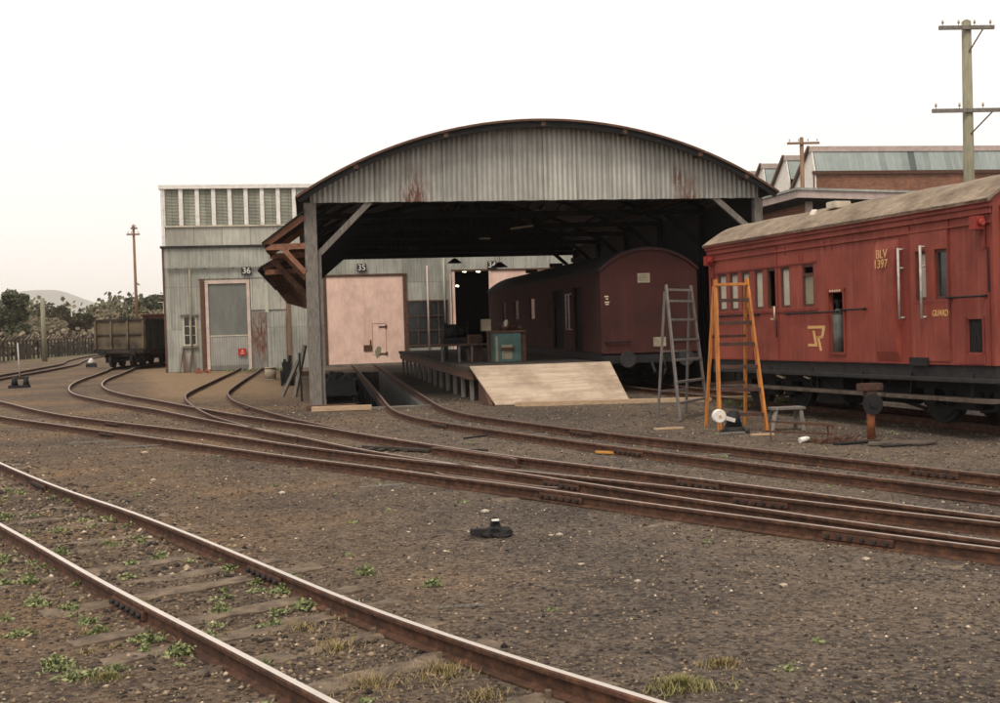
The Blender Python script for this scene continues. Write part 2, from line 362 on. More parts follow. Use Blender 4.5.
# ------------------------------------------------------------------ tracks
def resample(pts, step, smooth=2):
    P = np.array(pts, float)
    # catmull-rom
    Q = np.vstack([2*P[0]-P[1], P, 2*P[-1]-P[-2]]); out = []
    for i in range(1, len(Q)-2):
        p0, p1, p2, p3 = Q[i-1], Q[i], Q[i+1], Q[i+2]
        k = max(2, int(np.linalg.norm(p2-p1)/.15))
        for j in range(k):
            t = j/k; out.append(.5*((2*p1)+(-p0+p2)*t+(2*p0-5*p1+4*p2-p3)*t*t+(-p0+3*p1-3*p2+p3)*t**3))
    out.append(Q[-2]); out = np.array(out)
    d = np.r_[0, np.cumsum(np.linalg.norm(np.diff(out, axis=0), axis=1))]
    n = max(2, int(d[-1]/step)); s = np.linspace(0, d[-1], n)
    R = np.c_[np.interp(s, d, out[:,0]), np.interp(s, d, out[:,1])]
    for _ in range(smooth*4):
        R[1:-1] = .25*R[:-2] + .5*R[1:-1] + .25*R[2:]
    return R
PROF = [(-.055,0),(.055,0),(.055,.010),(.010,.022),(.010,.084),(.028,.092),(.028,.112),(.019,.120),(-.019,.120),(-.028,.112),(-.028,.092),(-.010,.084),(-.010,.022),(-.055,.010)]
def sweep(mb, R, prof=PROF, z=0.0):
    T = np.gradient(R, axis=0); T /= np.linalg.norm(T, axis=1)[:,None]; N = np.c_[T[:,1], -T[:,0]]
    n = len(prof); vs = []; fs = []
    for i in range(len(R)):
        for (a, b) in prof: vs.append((R[i,0]+N[i,0]*a, R[i,1]+N[i,1]*a, b+z))
    for i in range(len(R)-1):
        for j in range(n):
            k = (j+1) % n; fs.append((i*n+j, i*n+k, (i+1)*n+k, (i+1)*n+j))
    fs.append(tuple(range(n))); fs.append(tuple((len(R)-1)*n + j for j in reversed(range(n))))
    mb.add(vs, fs)
TR = {
 'T1a': [(-6.9,22.6),(-5.45,19.3),(-4.17, 16.40), (-3.14, 14.17), (-2.46, 12.79), (-1.88, 11.70), (-1.38, 10.68), (-0.94, 9.75), (-0.57, 8.94), (-0.12, 7.94), (0.20, 7.23), (0.55, 6.56), (0.93, 5.87), (1.27, 5.30), (1.54, 4.88), (2.25,3.6),(3.1,2.0),(3.9,.4)],
 'T1b': [(-7.9,22.1),(-6.4,18.8),(-5.05,15.7),(-3.9,13.3),(-2.85, 11.10), (-2.22, 9.83), (-1.82, 8.99), (-1.50, 8.34), (-1.04, 7.43), (-0.51, 6.41), (0.06, 5.29), (.7,4.05),(1.45,2.6),(2.3,.95),(2.9,-.2)],
 'T2a': [(-12.3,40.2),(-10.2,36.0),(-8.04, 31.81), (-6.34, 27.9), (-5.04, 25.23), (-3.42, 22.5), (-2.47, 21.0), (-2.02, 20.25), (-1.22, 18.86), (-0.51, 17.46), (0.10, 16.38), (0.83, 15.16), (1.55, 14.05), (2.40, 12.9), (3.12, 11.86), (3.78, 10.90), (4.38, 9.95), (4.91, 9.1), (5.41, 8.36), (6.6,6.5), (7.8,4.7)],
 'T2b': [(-13.2,39.6),(-11,35.2),(-8.7,30.4),(-6.56, 25.92), (-4.14, 21.89), (-1.71, 17.89), (-0.17, 15.35), (0.76, 13.94), (1.40, 12.87), (2.16, 11.73), (2.80, 10.65), (3.36, 9.73), (3.92, 8.86), (4.39, 8.11), (4.84, 7.45), (6.0,5.75),(7.2,4.0)],
 'T3a': [(-8.1,66.0),(-9.3,58.5),(-9.0,53.5),(-8.72, 49.5), (-8.3, 43.58), (-7.7, 38.94), (-6.70, 34.40), (-5.25, 30.47), (-3.98, 27.50), (-3.43, 26.29), (-2.10, 22.9), (-1.17, 20.7), (-0.69, 19.55), (-0.19, 18.3), (0.67, 16.0), (1.54, 14.2), (2.34, 12.69), (2.99, 11.37), (3.56, 10.25), (4.09, 9.25), (4.55, 8.41), (4.99, 7.65), (6.15,5.9),(7.35,4.1)],
 'T3b': [(-7.05,65.8),(-8.2,58.2),(-7.98,53.5),(-7.67, 48.64), (-7.40, 44.20), (-6.85, 39.88), (-6.01, 35.94), (-4.89, 32.39), (-4.08, 30.35), (-2.88, 27.18), (-1.94, 24.76), (-1.15, 22.84), (0.13, 20.00), (0.69, 18.53), (1.76, 16.00), (2.62, 14.16), (3.38, 12.81), (3.88, 11.85), (4.62, 10.43), (5.12, 9.45), (5.54, 8.60), (6.75,6.75),(7.95,4.95)],
 'T4a': [(-3.0,51.3),(-3.05, 46.49), (-3.22, 39.16), (-3.33, 32.96), (-3.20, 30.55), (-2.79, 27.66), (-2.05, 23.91), (-1.38, 21.55), (-0.79, 19.6), (-0.24, 18.35)],
 'T4b': [(-2.02,51.3),(-2.10, 44.88), (-2.22, 38.13), (-2.25, 32.65), (-2.11, 30.55), (-1.78, 27.93), (-1.05, 24.69), (-0.31, 21.89), (0.14, 20.45), (0.52, 19.3),(0.72,18.72)],
 'T5a': [(1.84,51.3),(1.82, 47.16), (1.75, 37.45), (1.66, 28.52), (1.61, 25.0),(1.62, 23.3), (1.75, 21.72), (2.04, 20.38), (2.67, 18.46), (3.20, 17.05), (3.95, 15.08), (4.64, 13.42), (5.28, 11.95), (5.83, 10.74), (6.30, 9.73), (7.3,7.6),(8.3,5.6)],
 'T5b': [(2.79,51.3),(2.76, 47.19), (2.70, 37.12), (2.63, 28.03), (2.62, 23.87), (2.74, 22.11), (2.98, 20.86), (3.60, 18.90), (4.36, 16.75), (5.02, 15.17), (5.84, 13.24), (6.43, 11.9), (6.93, 10.72), (7.9,8.55),(8.9,6.4)],
 'T6a': [(-13.0,38),(-13.1,45),(-13.30, 52.85), (-13.55, 60.19), (-13.95, 68.42), (-14.93, 74.99), (-15.6, 81.28), (-16.0, 86.53), (-16.11, 92.19), (-16.1,104)],
 'T6b': [(-11.95,38),(-12.1,44),(-12.29, 50.80), (-12.40, 58.71), (-12.7, 66.22), (-13.40, 71.61), (-14.15, 77.54), (-14.68, 82.67), (-14.9, 88.50), (-14.95,104)],
 'T7a': [(13.13,-8),(9.85,14.2),(9.1,19),(8.35,23.6),(7.88,27.2),(7.75,31),(7.7,40),(7.7,62)],
 'T7b': [(14.13,-8),(10.84,14.2),(10.1,19.1),(9.36,23.7),(8.9,27.3),(8.77,31),(8.72,40),(8.72,62)],
}
RS = {k: resample(v, .22) for k, v in TR.items()}
RS['T5a'] = resample(TR['T5a'], .22, 3)
def near_idx(R, p): return int(np.argmin(np.hypot(R[:,0]-p[0], R[:,1]-p[1])))
def fishplate(track, R, p, side, length=.62):
    i = near_idx(R, p); T = R[min(i+1,len(R)-1)] - R[max(i-1,0)]; T /= np.linalg.norm(T); N = np.array([T[1],-T[0]])*side
    c = R[i]; m = MB()
    def P(a, b, z): q = c + T*a + N*b; return V((q[0], q[1], z))
    m.prism([P(-length/2,.011,.022),P(-length/2,.034,.026),P(-length/2,.034,.08),P(-length/2,.011,.088)], P(length/2,0,0)-P(-length/2,0,0))
    fp = m.build('fishplate', MAT['iron_rust'], track, .003)
    b = MB()
    for k in range(6):
        a = (k-2.5)*length*.165
        b.cyl(P(a,.03,.053), P(a,.062,.053), .017, n=6)
    b.build('bolt_row', MAT['iron_dark'], fp)
def make_track(a, b, label, mat, loc, sl=None, plates=(), spacing=.68, sleepmat='sleeper', railz=0.0):
    t = thing('railway_track', (loc[0],loc[1],0), label, 'railway track', 'railway tracks of the yard')
    off = np.array(loc)
    for k in (a, b):
        m = MB(); sweep(m, RS[k]-off, z=railz); m.build('rail', MAT[mat], t)
    A, B = RS[a], RS[b]
    if sl:
        (s0, s1) = sl; cnt = 0
        i = s0
        d = np.r_[0, np.cumsum(np.linalg.norm(np.diff(A, axis=0), axis=1))]
        s = s0
        while s < s1 and cnt < 98:
            i = int(np.searchsorted(d, s)); 
            if i >= len(A)-1: break
            p = A[i]; T = A[i+1]-A[i-1] if i else A[1]-A[0]; T /= np.linalg.norm(T); N = np.array([T[1], -T[0]])
            # partner point on the other rail, straight across
            q = B[near_idx(B, p)]; dd = q-p; L = np.linalg.norm(dd)
            if L < .3 or L > 1.6: s += spacing; continue
            dd /= L; e0 = p - dd*(.42+random.uniform(-.1,.12)); e1 = q + dd*(.42+random.uniform(-.1,.12))
            w = random.uniform(.17,.23); top = random.uniform(-.001,.024) if a == 'T1a' else random.uniform(-.034,.006); j = random.uniform(-.04,.04)
            m = MB(); K = 10; dirn = np.array([-dd[1], dd[0]]); vs = []; 
            prof = [(-w/2,-.08),(w/2,-.08),(w/2,top-.008),(w*.3,top),(-w*.3,top+.002),(-w/2,top-.01)]
            for kk in range(K+1):
                c = e0 + (e1-e0)*kk/K + dirn*j
                for (u, z) in prof:
                    uu = u + random.uniform(-.008,.008); vs.append((c[0]+dirn[0]*uu-off[0], c[1]+dirn[1]*uu-off[1], z+(random.uniform(-.014,.006) if z > -.05 else 0)))
            n = len(prof); fs = [(kk*n+jj, kk*n+(jj+1)%n, (kk+1)*n+(jj+1)%n, (kk+1)*n+jj) for kk in range(K) for jj in range(n)]
            fs += [tuple(reversed(range(n))), tuple(K*n+jj for jj in range(n))]
            m.add(vs, fs)
            for rp in ((p, q) if a == 'T1a' else ()):
                for sg in (-1,1):
                    sx_ = rp + dd*sg*.068 + dirn*random.uniform(-.05,.05); bx, by = sx_[0]-off[0], sx_[1]-off[1]
                    m.box(bx-.014,bx+.014,by-.014,by+.014,-.01,.038)
            m.build('sleeper', MAT[sleepmat], t); cnt += 1
            s += spacing*random.uniform(.9,1.1)
    for (k, p, side) in plates: fishplate_local(t, RS[k]-off, (p[0]-off[0], p[1]-off[1]), side)
    return t
def fishplate_local(t, R, p, side): fishplate(t, R, p, side)
make_track('T1a','T1b','nearest track at lower left with bright polished rail heads and weeds','rail_bright',(-2,10),(3,30),
           [('T1b',(-1.16,7.63),1),('T1a',(-.33,8.4),1),('T1b',(1.0,3.5),1),('T1a',(-3.2,14.2),1)])
make_track('T2a','T2b','middle track running the whole way from left edge to right edge','rail_dull',(0,16),(6,46),
           [('T2b',(4.15,8.5),1),('T2b',(2.5,11.15),1),('T2b',(-3.6,20.9),1),('T2a',(4.15,10.35),1),('T2a',(-3.7,23.1),1)], spacing=.72)
make_track('T3a','T3b','track crossing the middle one and bending back left to the coal wagon','rail_dull',(0,18),(4,40),
           [('T3a',(2.65,12.0),1),('T3a',(1.1,15.2),1),('T3b',(2.1,15.2),1),('T3b',(4.0,11.6),1)], spacing=.8)
make_track('T4a','T4b','short curved track branching off towards the tall door numbered 36','rail_rust',(-2,35),(1,28), [('T4b',(-1.45,26.3),1)], spacing=.8)
make_track('T5a','T5b','rusty track from the pit and pink doors bending right across the yard','rail_rust',(2,24),(28,46),
           [('T5b',(6.6,11.5),1),('T5b',(4.1,17.4),1),('T5a',(4.1,14.7),1),('T5a',(2.2,19.9),1)], spacing=.8)
make_track('T6a','T6b','far left track with kinked rails along the paling fence','rail_dull',(-14,60),(1,60), spacing=1.0)
make_track('T7a','T7b','track under the red brake van leading into the arched shed','rail_rust',(9,30),(1,60), spacing=.8)

# switch rods / check rails / planks at the crossing
m = MB()
for (k, i0, off, L) in (('T2b',(1.9,12.1),.10,2.6),('T3b',(2.3,14.9),-.10,2.6)):
    R = RS[k]; i = near_idx(R, i0); n = int(L/.22/2); S = R[max(0,i-n):i+n].copy()
    T = np.gradient(S, axis=0); T /= np.linalg.norm(T, axis=1)[:,None]; S = S + np.c_[T[:,1], -T[:,0]]*off*(-1)
    S[0] += (S[0]-R[max(0,i-n)])*.6; S[-1] += (S[-1]-R[min(len(R)-1,i+n-1)])*.6
    sweep(m, S)
cr = m.build('check_rail', MAT['rail_rust']); tag(cr, 'pair of short rusty check rails beside the crossing of the two middle tracks', 'check rail')

# ------------------------------------------------------------------ ground
PX0, PX1, PY0, PY1 = .34, 2.40, 25.55, 44.5           # opening of the sunken inspection area (x sheared with the pit track)
shear = lambda x, y: x + (y-25.5)*.0105*(1 if 24 < y < 52 else 0)
def gz(x, y):
    d = max(0.0, min(1.0, (abs(y-35.5)-10.4)/1.5)) if -.3 < x < 3.2 else 1.0
    g = .5*math.sin(x*1.7+y*.6)+.5*math.sin(y*2.1-x*.9+1.3)+.4*math.sin(x*4.7+2)*math.sin(y*3.9)
    return .007*g*d
xs = np.unique(np.round(np.r_[np.linspace(-4000,-60,14), np.linspace(-50,-14,10), np.arange(-12,14,.25), np.linspace(14,60,12), np.linspace(80,4000,12), PX0, PX1], 3))
ys = np.unique(np.round(np.r_[-60,-20,-8, np.arange(-4,30,.25), np.arange(30,54,1.0), np.linspace(54,120,18), np.linspace(140,7000,14), PY0, PY1], 3))
m = MB(); nx, ny = len(xs), len(ys); vs = []
for y in ys:
    for x in xs: vs.append((shear(x,y) if abs(x) < 3 else x, y, gz(x,y) if abs(x) < 13 and -4 < y < 50 else 0.0))
fs = []
for j in range(ny-1):
    for i in range(nx-1):
        cx, cy = (xs[i]+xs[i+1])/2, (ys[j]+ys[j+1])/2
        if PX0 < cx < PX1 and PY0 < cy < PY1: continue
        fs.append((j*nx+i, j*nx+i+1, (j+1)*nx+i+1, (j+1)*nx+i))
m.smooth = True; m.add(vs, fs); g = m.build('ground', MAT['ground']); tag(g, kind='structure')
# sunken pit beside and between the rails
m = MB(); D = -1.05
def sp(x, y, z): return (x + (y-25.5)*.0105, y, z)
m.mi = 0
m.quad(sp(PX0,PY0,D), sp(PX1,PY0,D), sp(PX1,PY1,D), sp(PX0,PY1,D))
m.mi = 1
m.prism([sp(PX1,PY0,D), sp(PX1+.12,PY0,D), sp(PX1+.12,PY0,.003), sp(PX1,PY0,.003)], V(sp(PX1,PY1,0))-V(sp(PX1,PY0,0)))
m.mi = 0
m.prism([sp(PX0-.1,PY0,D), sp(PX0,PY0,D), sp(PX0,PY0,-.001), sp(PX0-.1,PY0,-.001)], V(sp(PX0,PY1,0))-V(sp(PX0,PY0,0)))
m.box(PX0-.1, PX1+.12, PY0-.1, PY0, D, -.004)
m.mi = 1; m.box(PX0+.1, PX1+.33, PY1, PY1+.15, D, .012)
p = m.build('inspection_pit', [MAT['concrete_dark'], MAT['pit_wall']]); tag(p, kind='structure')
m = MB(); m.box(1.2, 3.0, 25.12, 25.42, -.02, .03)
tag(m.build('pit_edge_slab', MAT['concrete']), 'worn concrete strip across the track at the near end of the pit', 'concrete slab')
# beam and stub posts that carry the left rail over the pit
t5 = thing('rail_support', (1.62,25.5,-1.05), 'dark beam on stub posts carrying the left rail over the open pit', 'rail support')
m = MB(); m.bar((.02,-.1,.98),(.22,19.0,.98),.16,.12); m.build('beam', MAT['iron_black'], t5)
for k in range(13):
    y = .6 + k*1.45; m = MB(); m.box(-.05+y*.0105, .07+y*.0105, y-.06, y+.06, 0, .925); m.build('post', MAT['iron_black'], t5)

# gravel and stones
def rocks(name, n, fn, s0, s1, mat, kindlab):
    base = np.array([(1,0,0),(-1,0,0),(0,1,0),(0,-1,0),(0,0,1),(0,0,-1)], float)
    tri = np.array([(0,2,4),(2,1,4),(1,3,4),(3,0,4),(2,0,5),(1,2,5),(3,1,5),(0,3,5)])
    P = fn(n); n = len(P)
    S = s0 + (s1-s0)*rng.random(n)**3; 
    D_ = (1 + (P[:,1].clip(5,40)-5)/26)
    S = S*D_
    sc3 = S[:,None]*np.c_[rng.uniform(.7,1.4,n), rng.uniform(.6,1.2,n), rng.uniform(.35,.8,n)]
    a = rng.uniform(0, 2*PI, n); ca, sa = np.cos(a), np.sin(a)
    vv = base[None]*sc3[:,None,:]*(1+rng.uniform(-.25,.25,(n,6,1)))
    X = vv[...,0]*ca[:,None]-vv[...,1]*sa[:,None]; Y = vv[...,0]*sa[:,None]+vv[...,1]*ca[:,None]
    vv = np.stack([X+P[:,None,0], Y+P[:,None,1], vv[...,2]+P[:,None,2]+sc3[:,None,2]*.25], -1).reshape(-1,3)
    F = (tri[None]+(np.arange(n)*6)[:,None,None]).reshape(-1,3)
    me = bpy.data.meshes.new(name); me.vertices.add(len(vv)); me.vertices.foreach_set('co', vv.ravel())
    me.loops.add(F.size); me.loops.foreach_set('vertex_index', F.ravel()); me.polygons.add(len(F))
    me.polygons.foreach_set('loop_start', np.arange(0,F.size,3)); me.polygons.foreach_set('loop_total', np.full(len(F),3)); me.update(calc_edges=True)
    me.materials.append(mat); o = bpy.data.objects.new(name, me); col.objects.link(o); tag(o, kindlab[0], kindlab[1], kind='stuff'); return o
def scatter(n):
    y = 3.6 + (rng.random(n)**1.7)*24; w = (rng.random(n)-.5)*(y*.96+1.5)
    x = y*math.tan(math.radians(9.4)) + w
    ok = ~((x > PX0-.1) & (x < PX1+.4) & (y > PY0-.2)); x, y = x[ok], y[ok]
    return np.c_[x, y, [gz(a,b) for a, b in zip(x,y)]]
rocks('gravel', 85000, scatter, .0035, .017, MAT['cinder'], ('fine cinders and gravel scattered over the yard', 'gravel'))
def scatter1(n):       # coarser clinker between the near rails and along them
    k = rng.integers(0, len(RS['T1a'])-30, n); A = RS['T1a'][k]; B = RS['T1b'][np.minimum((k*len(RS['T1b'])/len(RS['T1a'])).astype(int), len(RS['T1b'])-1)]
    f = rng.uniform(-.35,1.5,n)[:,None]; P = A+(B-A)*f+rng.normal(0,.12,(n,2)); P = P[(P[:,1] > 3.5) & (P[:,1] < 18)]
    return np.c_[P, [gz(a,b) for a, b in P]]
rocks('track_ballast', 9000, scatter1, .008, .03, MAT['cinder'], ('coarse brown ballast lumps lying between the nearest rails', 'ballast'))

# grass
def blades(n, rad, h, mat, lean=.4, wd=.006, flat=1.0, leafy=False):
    m = MB()
    for _ in range(n):
        a = random.uniform(0,2*PI); r = min(rad*1.25, abs(random.gauss(0,.5))*rad*(1+.35*math.sin(3*a+rad*90))); x, y = r*math.cos(a), r*math.sin(a)*flat
        hh = h*random.uniform(.2,1)*max(.35, 1-.5*r/rad); b = random.uniform(0,2*PI); l = hh*lean*random.uniform(.2,1.6)
        dx, dy = math.cos(b)*l, math.sin(b)*l; w = wd*random.uniform(.6,1.5); px, py = -math.sin(b)*w, math.cos(b)*w
        if leafy:
            z = random.uniform(.1,1)*hh; L = random.uniform(.012,.028)
            c = V((x+dx*z/hh, y+dy*z/hh, z)); u = V((random.uniform(-1,1),random.uniform(-1,1),random.uniform(-.3,.9))).normalized()*L; w_ = u.orthogonal().normalized()*L*.38
            m.add([c-u*.2, c+u*.5+w_, c+u*1.3, c+u*.5-w_], [(0,1,2,3)])
        else:
            m.add([(x-px,y-py,0),(x+px,y+py,0),(x+dx*.5+px*.7,y+dy*.5+py*.7,hh*.6),(x+dx*.5-px*.7,y+dy*.5-py*.7,hh*.6),(x+dx,y+dy,hh)], [(0,1,2,3),(3,2,4)])
    return m
weedspots = [(240,575,'against the far near-track rail at its middle'),]
W = [(-.63,8.95,.13,'small green weed beside the far bright rail, just above the widest weed'),
     (-.22,8.15,.2,'widest green weed against the far rail of the nearest track'),
     (-.05,7.62,.13,'low green weed hugging the far rail below the widest weed'),
     (-1.58,7.95,.12,'weed just left of the near bright rail near its rail joint'),
     (-1.05,7.05,.14,'dense weed against the outer side of the near bright rail'),
     (-.82,6.72,.17,'largest weed pressed to the near bright rail below its joint'),
     (-1.45,6.62,.14,'broad weed on the sleeper ends left of the near bright rail'),
     (-1.35,7.3,.1,'small weed among sleeper ends at the left edge of the near track'),
     (-1.9,8.2,.14,'weed in the lower left corner of the yard by a sleeper end'),
     (-2.1,8.95,.12,'upper weed outside the near bright rail at the left edge'),
     (-.62,7.6,.11,'weed lying in the middle of the near track between two sleepers'),
     (-1.25,9.6,.11,'thin weed on a sleeper between the near rails, farthest of them'),
     (-.28,5.55,.08,'tiny weed touching the inner side of the near bright rail at the bottom'),
     (-.05,5.25,.09,'tiny weed beside the near bright rail at the picture bottom'),
     (.36,8.52,.12,'flat green weed on open cinders right of the far bright rail'),
     (.78,8.0,.1,'second flat green weed on open cinders right of the far bright rail'),
     (.33,17.25,.16,'green tuft between the rails where the two middle tracks part')]
for (x, y, r, lab) in W:
    m = MB()
    ox = oy = 0.0
    for q in range(5):
        rr = r*random.uniform(.3,.6); ox += random.uniform(-.45,.45)*rr; oy += random.uniform(-.3,.3)*rr; mm = blades(int(1500*rr), rr, random.uniform(.035,.085) if y < 12 else .12, None, leafy=True, flat=.7); m.add([(a+ox,b+oy,c) for a,b,c in mm.v], mm.f)
    m2 = blades(40, r*1.1, .06, None, flat=.6, wd=.003); m.add(m2.v, m2.f); o = m.build('weed_clump', MAT['weed'], loc=(x,y,.0)); tag(o, lab, 'weed', 'weeds on the cinder ground')
m = blades(900, .24, .075, None, lean=.8, wd=.003, flat=.6); o = m.build('grass_tuft', MAT['lime_moss'], loc=(1.76,5.45,0)); tag(o, 'yellow green grass tuft on open cinders right of the nearest track', 'grass tuft')
m = blades(350, .2, .05, None, lean=.8, wd=.003, flat=.5); o = m.build('grass_tuft', MAT['dry_grass'], loc=(2.08,5.75,0)); tag(o, 'thin dry grass tuft just behind the yellow green tuft', 'grass tuft')
m = blades(420, .16, .05, None, lean=.7, wd=.003, flat=.6); o = m.build('grass_tuft', MAT['lime_moss'], loc=(-1.12,6.35,0)); tag(o, 'small yellow tuft by the sleeper end at lower left', 'grass tuft')
m = MB()
for (cx, cy, n, r) in ((.62,6.0,700,.36),(.25,5.9,450,.3),(.1,6.6,350,.3),(.78,5.55,250,.22),(-.1,7.1,160,.25),(.95,5.15,200,.25)):
    b = blades(n, r, .055, None, lean=.9, wd=.0025); m.add([(x+cx,y+cy,z) for x,y,z in b.v], b.f)
tag(m.build('dry_grass', MAT['dry_grass']), 'thin dry straw coloured grass between the nearest rails', 'dry grass', kind='stuff')
m = MB()
for k in range(260):
    cx, cy = random.uniform(8.4,10.6), random.uniform(21.5,23.4)
    b = blades(14, .2, .14, None, wd=.01); m.add([(x+cx,y+cy,z) for x,y,z in b.v], b.f)
for k in range(60):
    cx, cy = random.uniform(-3.6,-1.2), random.uniform(50.2,51.2)
    b = blades(8, .15, .12, None, wd=.015); m.add([(x+cx,y+cy,z) for x,y,z in b.v], b.f)
tag(m.build('short_grass', MAT['weed']), 'short green grass under the red van and at the grey shed door', 'grass', kind='stuff')

m = MB(); m4 = MB()
for _ in range(430):
    k = random.randrange(20, len(RS['T1a'])-35); A = RS['T1a'][k]; B = RS['T1b'][min(len(RS['T1b'])-1, int(k*len(RS['T1b'])/len(RS['T1a'])))]
    f = random.choice([random.gauss(.97,.06), random.gauss(-.06,.06), random.uniform(0,1.0), random.uniform(1.1,1.7)]); P = A+(B-A)*f
    if not (4.2 < P[1] < 15): continue
    if random.random() < .6:
        b = blades(random.randint(20,120), random.uniform(.03,.11), random.uniform(.02,.06), None, leafy=True, flat=.6); m.add([(x+P[0],y+P[1],z) for x,y,z in b.v], b.f)
    else:
        b = blades(random.randint(20,90), random.uniform(.04,.14), random.uniform(.02,.06), None, lean=.9, wd=.0025); m4.add([(x+P[0],y+P[1],z) for x,y,z in b.v], b.f)
for _ in range(60):
    y = random.uniform(5,20); x = random.uniform(-.15*y-1, .55*y); b = blades(random.randint(8,40), random.uniform(.03,.09), .03, None, leafy=True, flat=.6); m.add([(a+x,c+y,z) for a,c,z in b.v], b.f)
tag(m.build('creeping_weeds', MAT['weed']), 'low creeping green weeds thinly spread along the nearest track', 'ground cover', kind='stuff')
tag(m4.build('dead_grass', MAT['dry_grass']), 'dead straw wisps thinly spread along the nearest track', 'ground cover', kind='stuff')
# hill
m = MB(); m.smooth = True
prof = [(-420,8),(-360,20),(-300,27),(-262,27.5),(-232,29.5),(-212,34),(-196,35.5),(-182,34),(-168,27.5),(-152,21.5),(-135,16),(-100,9),(-40,5),(60,2)]
vs = []; ny_ = 7
for j in range(ny_):
    f = j/(ny_-1); s = math.sin(f*PI)
    for (x, z) in prof: vs.append((x*6, 5000+900*f, 6*z*s*(1+.03*math.sin(x*.21+j)) - 1.0))
n = len(prof); fs = [(j*n+i, j*n+i+1, (j+1)*n+i+1, (j+1)*n+i) for j in range(ny_-1) for i in range(n-1)]
m.add(vs, fs); o = m.build('hill', MAT['hill']); tag(o, kind='structure')
sub = o.modifiers.new('s', 'SUBSURF'); sub.levels = 2; sub.render_levels = 2

# trees
def crown(n, rx, rz, clumps, leaf, z0, sq=1.0):
    m = MB(); C = []
    for _ in range(clumps):
        a = random.uniform(0,2*PI); r = rx*math.sqrt(random.random())*.72; z = z0 + rz*random.uniform(.1,.8)
        k = math.sqrt(max(.12, 1-((z-z0-rz*.45)/(rz*.6))**2)); C.append((r*math.cos(a)*k, r*math.sin(a)*k, z, random.uniform(.2,.42)*rx))
    for _ in range(n):
        cx, cy, cz, cr = random.choice(C); d = V((random.gauss(0,1),random.gauss(0,1),random.gauss(0,1))).normalized()*cr*random.uniform(.55,1.1)
        c = V((cx,cy,cz)) + V((d.x,d.y,d.z*.75)); u = V((random.gauss(0,1),random.gauss(0,1),random.gauss(0,1))).normalized(); w = u.orthogonal().normalized()
        s = leaf*random.uniform(.5,1.3); m.add([c-u*s, c+w*s*.6, c+u*s, c-w*s*.6], [(0,1,2,3)])
    return m, C
def make_tree(label, loc, h, rx, mat, n=2600, clumps=16, leaf=.17, trunk=.22, grp='trees beyond the yard fence', name='tree'):
    t = thing(name, loc, label, 'tree', grp)
    m, C = crown(n, rx, h*.82, clumps, leaf, h*.16); m.build('crown', MAT[mat], t)
    k = MB(); k.cyl((0,0,0),(.05,0,h*.55), trunk*.5, trunk*.28, 8)
    for c in C: k.cyl((.03,0,h*random.uniform(.25,.5)), (c[0],c[1],c[2]), trunk*.16, trunk*.05, 5)
    k.build('trunk', MAT['bark'], t); return t
make_tree('tall dark green tree standing alone at the far left beyond the fence', (-26.1,110,0), 6.6, 1.75, 'leaf_dark', 5200, 22, .15, name='dark_tree')
kinds = []
for nm, mt, word in (('olive_tree','leaf_olive','olive'),('scrub_tree','leaf_brown','brownish bare'),('bushy_tree','leaf_dark','dark green')):
    kinds.append((nm, mt, word))
protos = [make_tree('x', (0,0,0), 6, 2.6, mt, 2600, 18, .2, name=nm) for nm, mt, w in kinds]
spots = []
xx = -47
while xx < -13:
    for row, (yb, hb) in enumerate(((118,4.2),(133,5.2),(152,6.2),(176,7.4))):
        x_ = xx*(yb/140) + random.uniform(-1.2,1.2)
        hh = hb*random.uniform(.8,1.12) * (1.0 if x_/yb > -.215 else .62)
        spots.append((x_, yb+random.uniform(-5,5), hh, row))
    xx += 2.35
rowname = ['front row just behind the fence','second row behind the fence','third row behind the fence','rearmost row behind the fence']
byrow = {}
for s in spots: byrow.setdefault(s[3], []).append(s)
first = [True]*3; lum = ['broad','narrow','rounded','ragged','drooping','thin topped']
for row, L in byrow.items():
    L.sort()
    for i, (x, y, h, r) in enumerate(L):
        k = random.choice([0,1,1,2] if row > 0 else [1,1,1,0])
        o = protos[k] if first[k] else copy_tree(protos[k]); first[k] = False
        o.location = (x,y,0); o.rotation_euler = (0,0,random.uniform(0,6)); s = h/6; o.scale = (s*random.uniform(.95,1.25), s*random.uniform(.95,1.25), s)
        if i == 0: where = 'leftmost'
        elif i == len(L)-1: where = 'nearest the grey shed wall'
        else: where = 'number %d from the left' % (i+1)
        o['label'] = '%s tree, %s, in the %s' % (kinds[k][2], where, rowname[row]); o['group'] = 'trees beyond the yard fence'
for k in range(3):
    if first[k]: 
        for c in kids(protos[k]): bpy.data.objects.remove(c)
        bpy.data.objects.remove(protos[k])
m = MB()
for _ in range(16000):
    x = random.uniform(-75,-12); y = random.uniform(196,215); z = abs(random.gauss(0,1))*1.9 + 1.2*math.sin(x*.35) + .8*math.sin(x*.9)
    z = max(.2, z+1.4); c = V((x,y,z)); u = V((random.gauss(0,1),random.gauss(0,1),random.gauss(0,1))).normalized()*.5; w = u.orthogonal()*.7
    m.add([c-u,c+w,c+u,c-w],[(0,1,2,3)])
tag(m.build('far_wood', MAT['leaf_olive']), 'distant olive woodland along the horizon on the left', 'woodland', kind='stuff')
m = MB()
for _ in range(9000):
    x = random.uniform(-46,-13); y = random.uniform(106,116); z = max(.05, random.gauss(.8,.5)); c = V((x,y,z)); u = V((random.gauss(0,1),random.gauss(0,1),random.gauss(0,1))).normalized()*.26; w = u.orthogonal()*.7
    m.add([c-u,c+w,c+u,c-w],[(0,1,2,3)])
tag(m.build('undergrowth', MAT['leaf_brown']), 'brown undergrowth filling the ground behind the fence', 'undergrowth', kind='stuff')

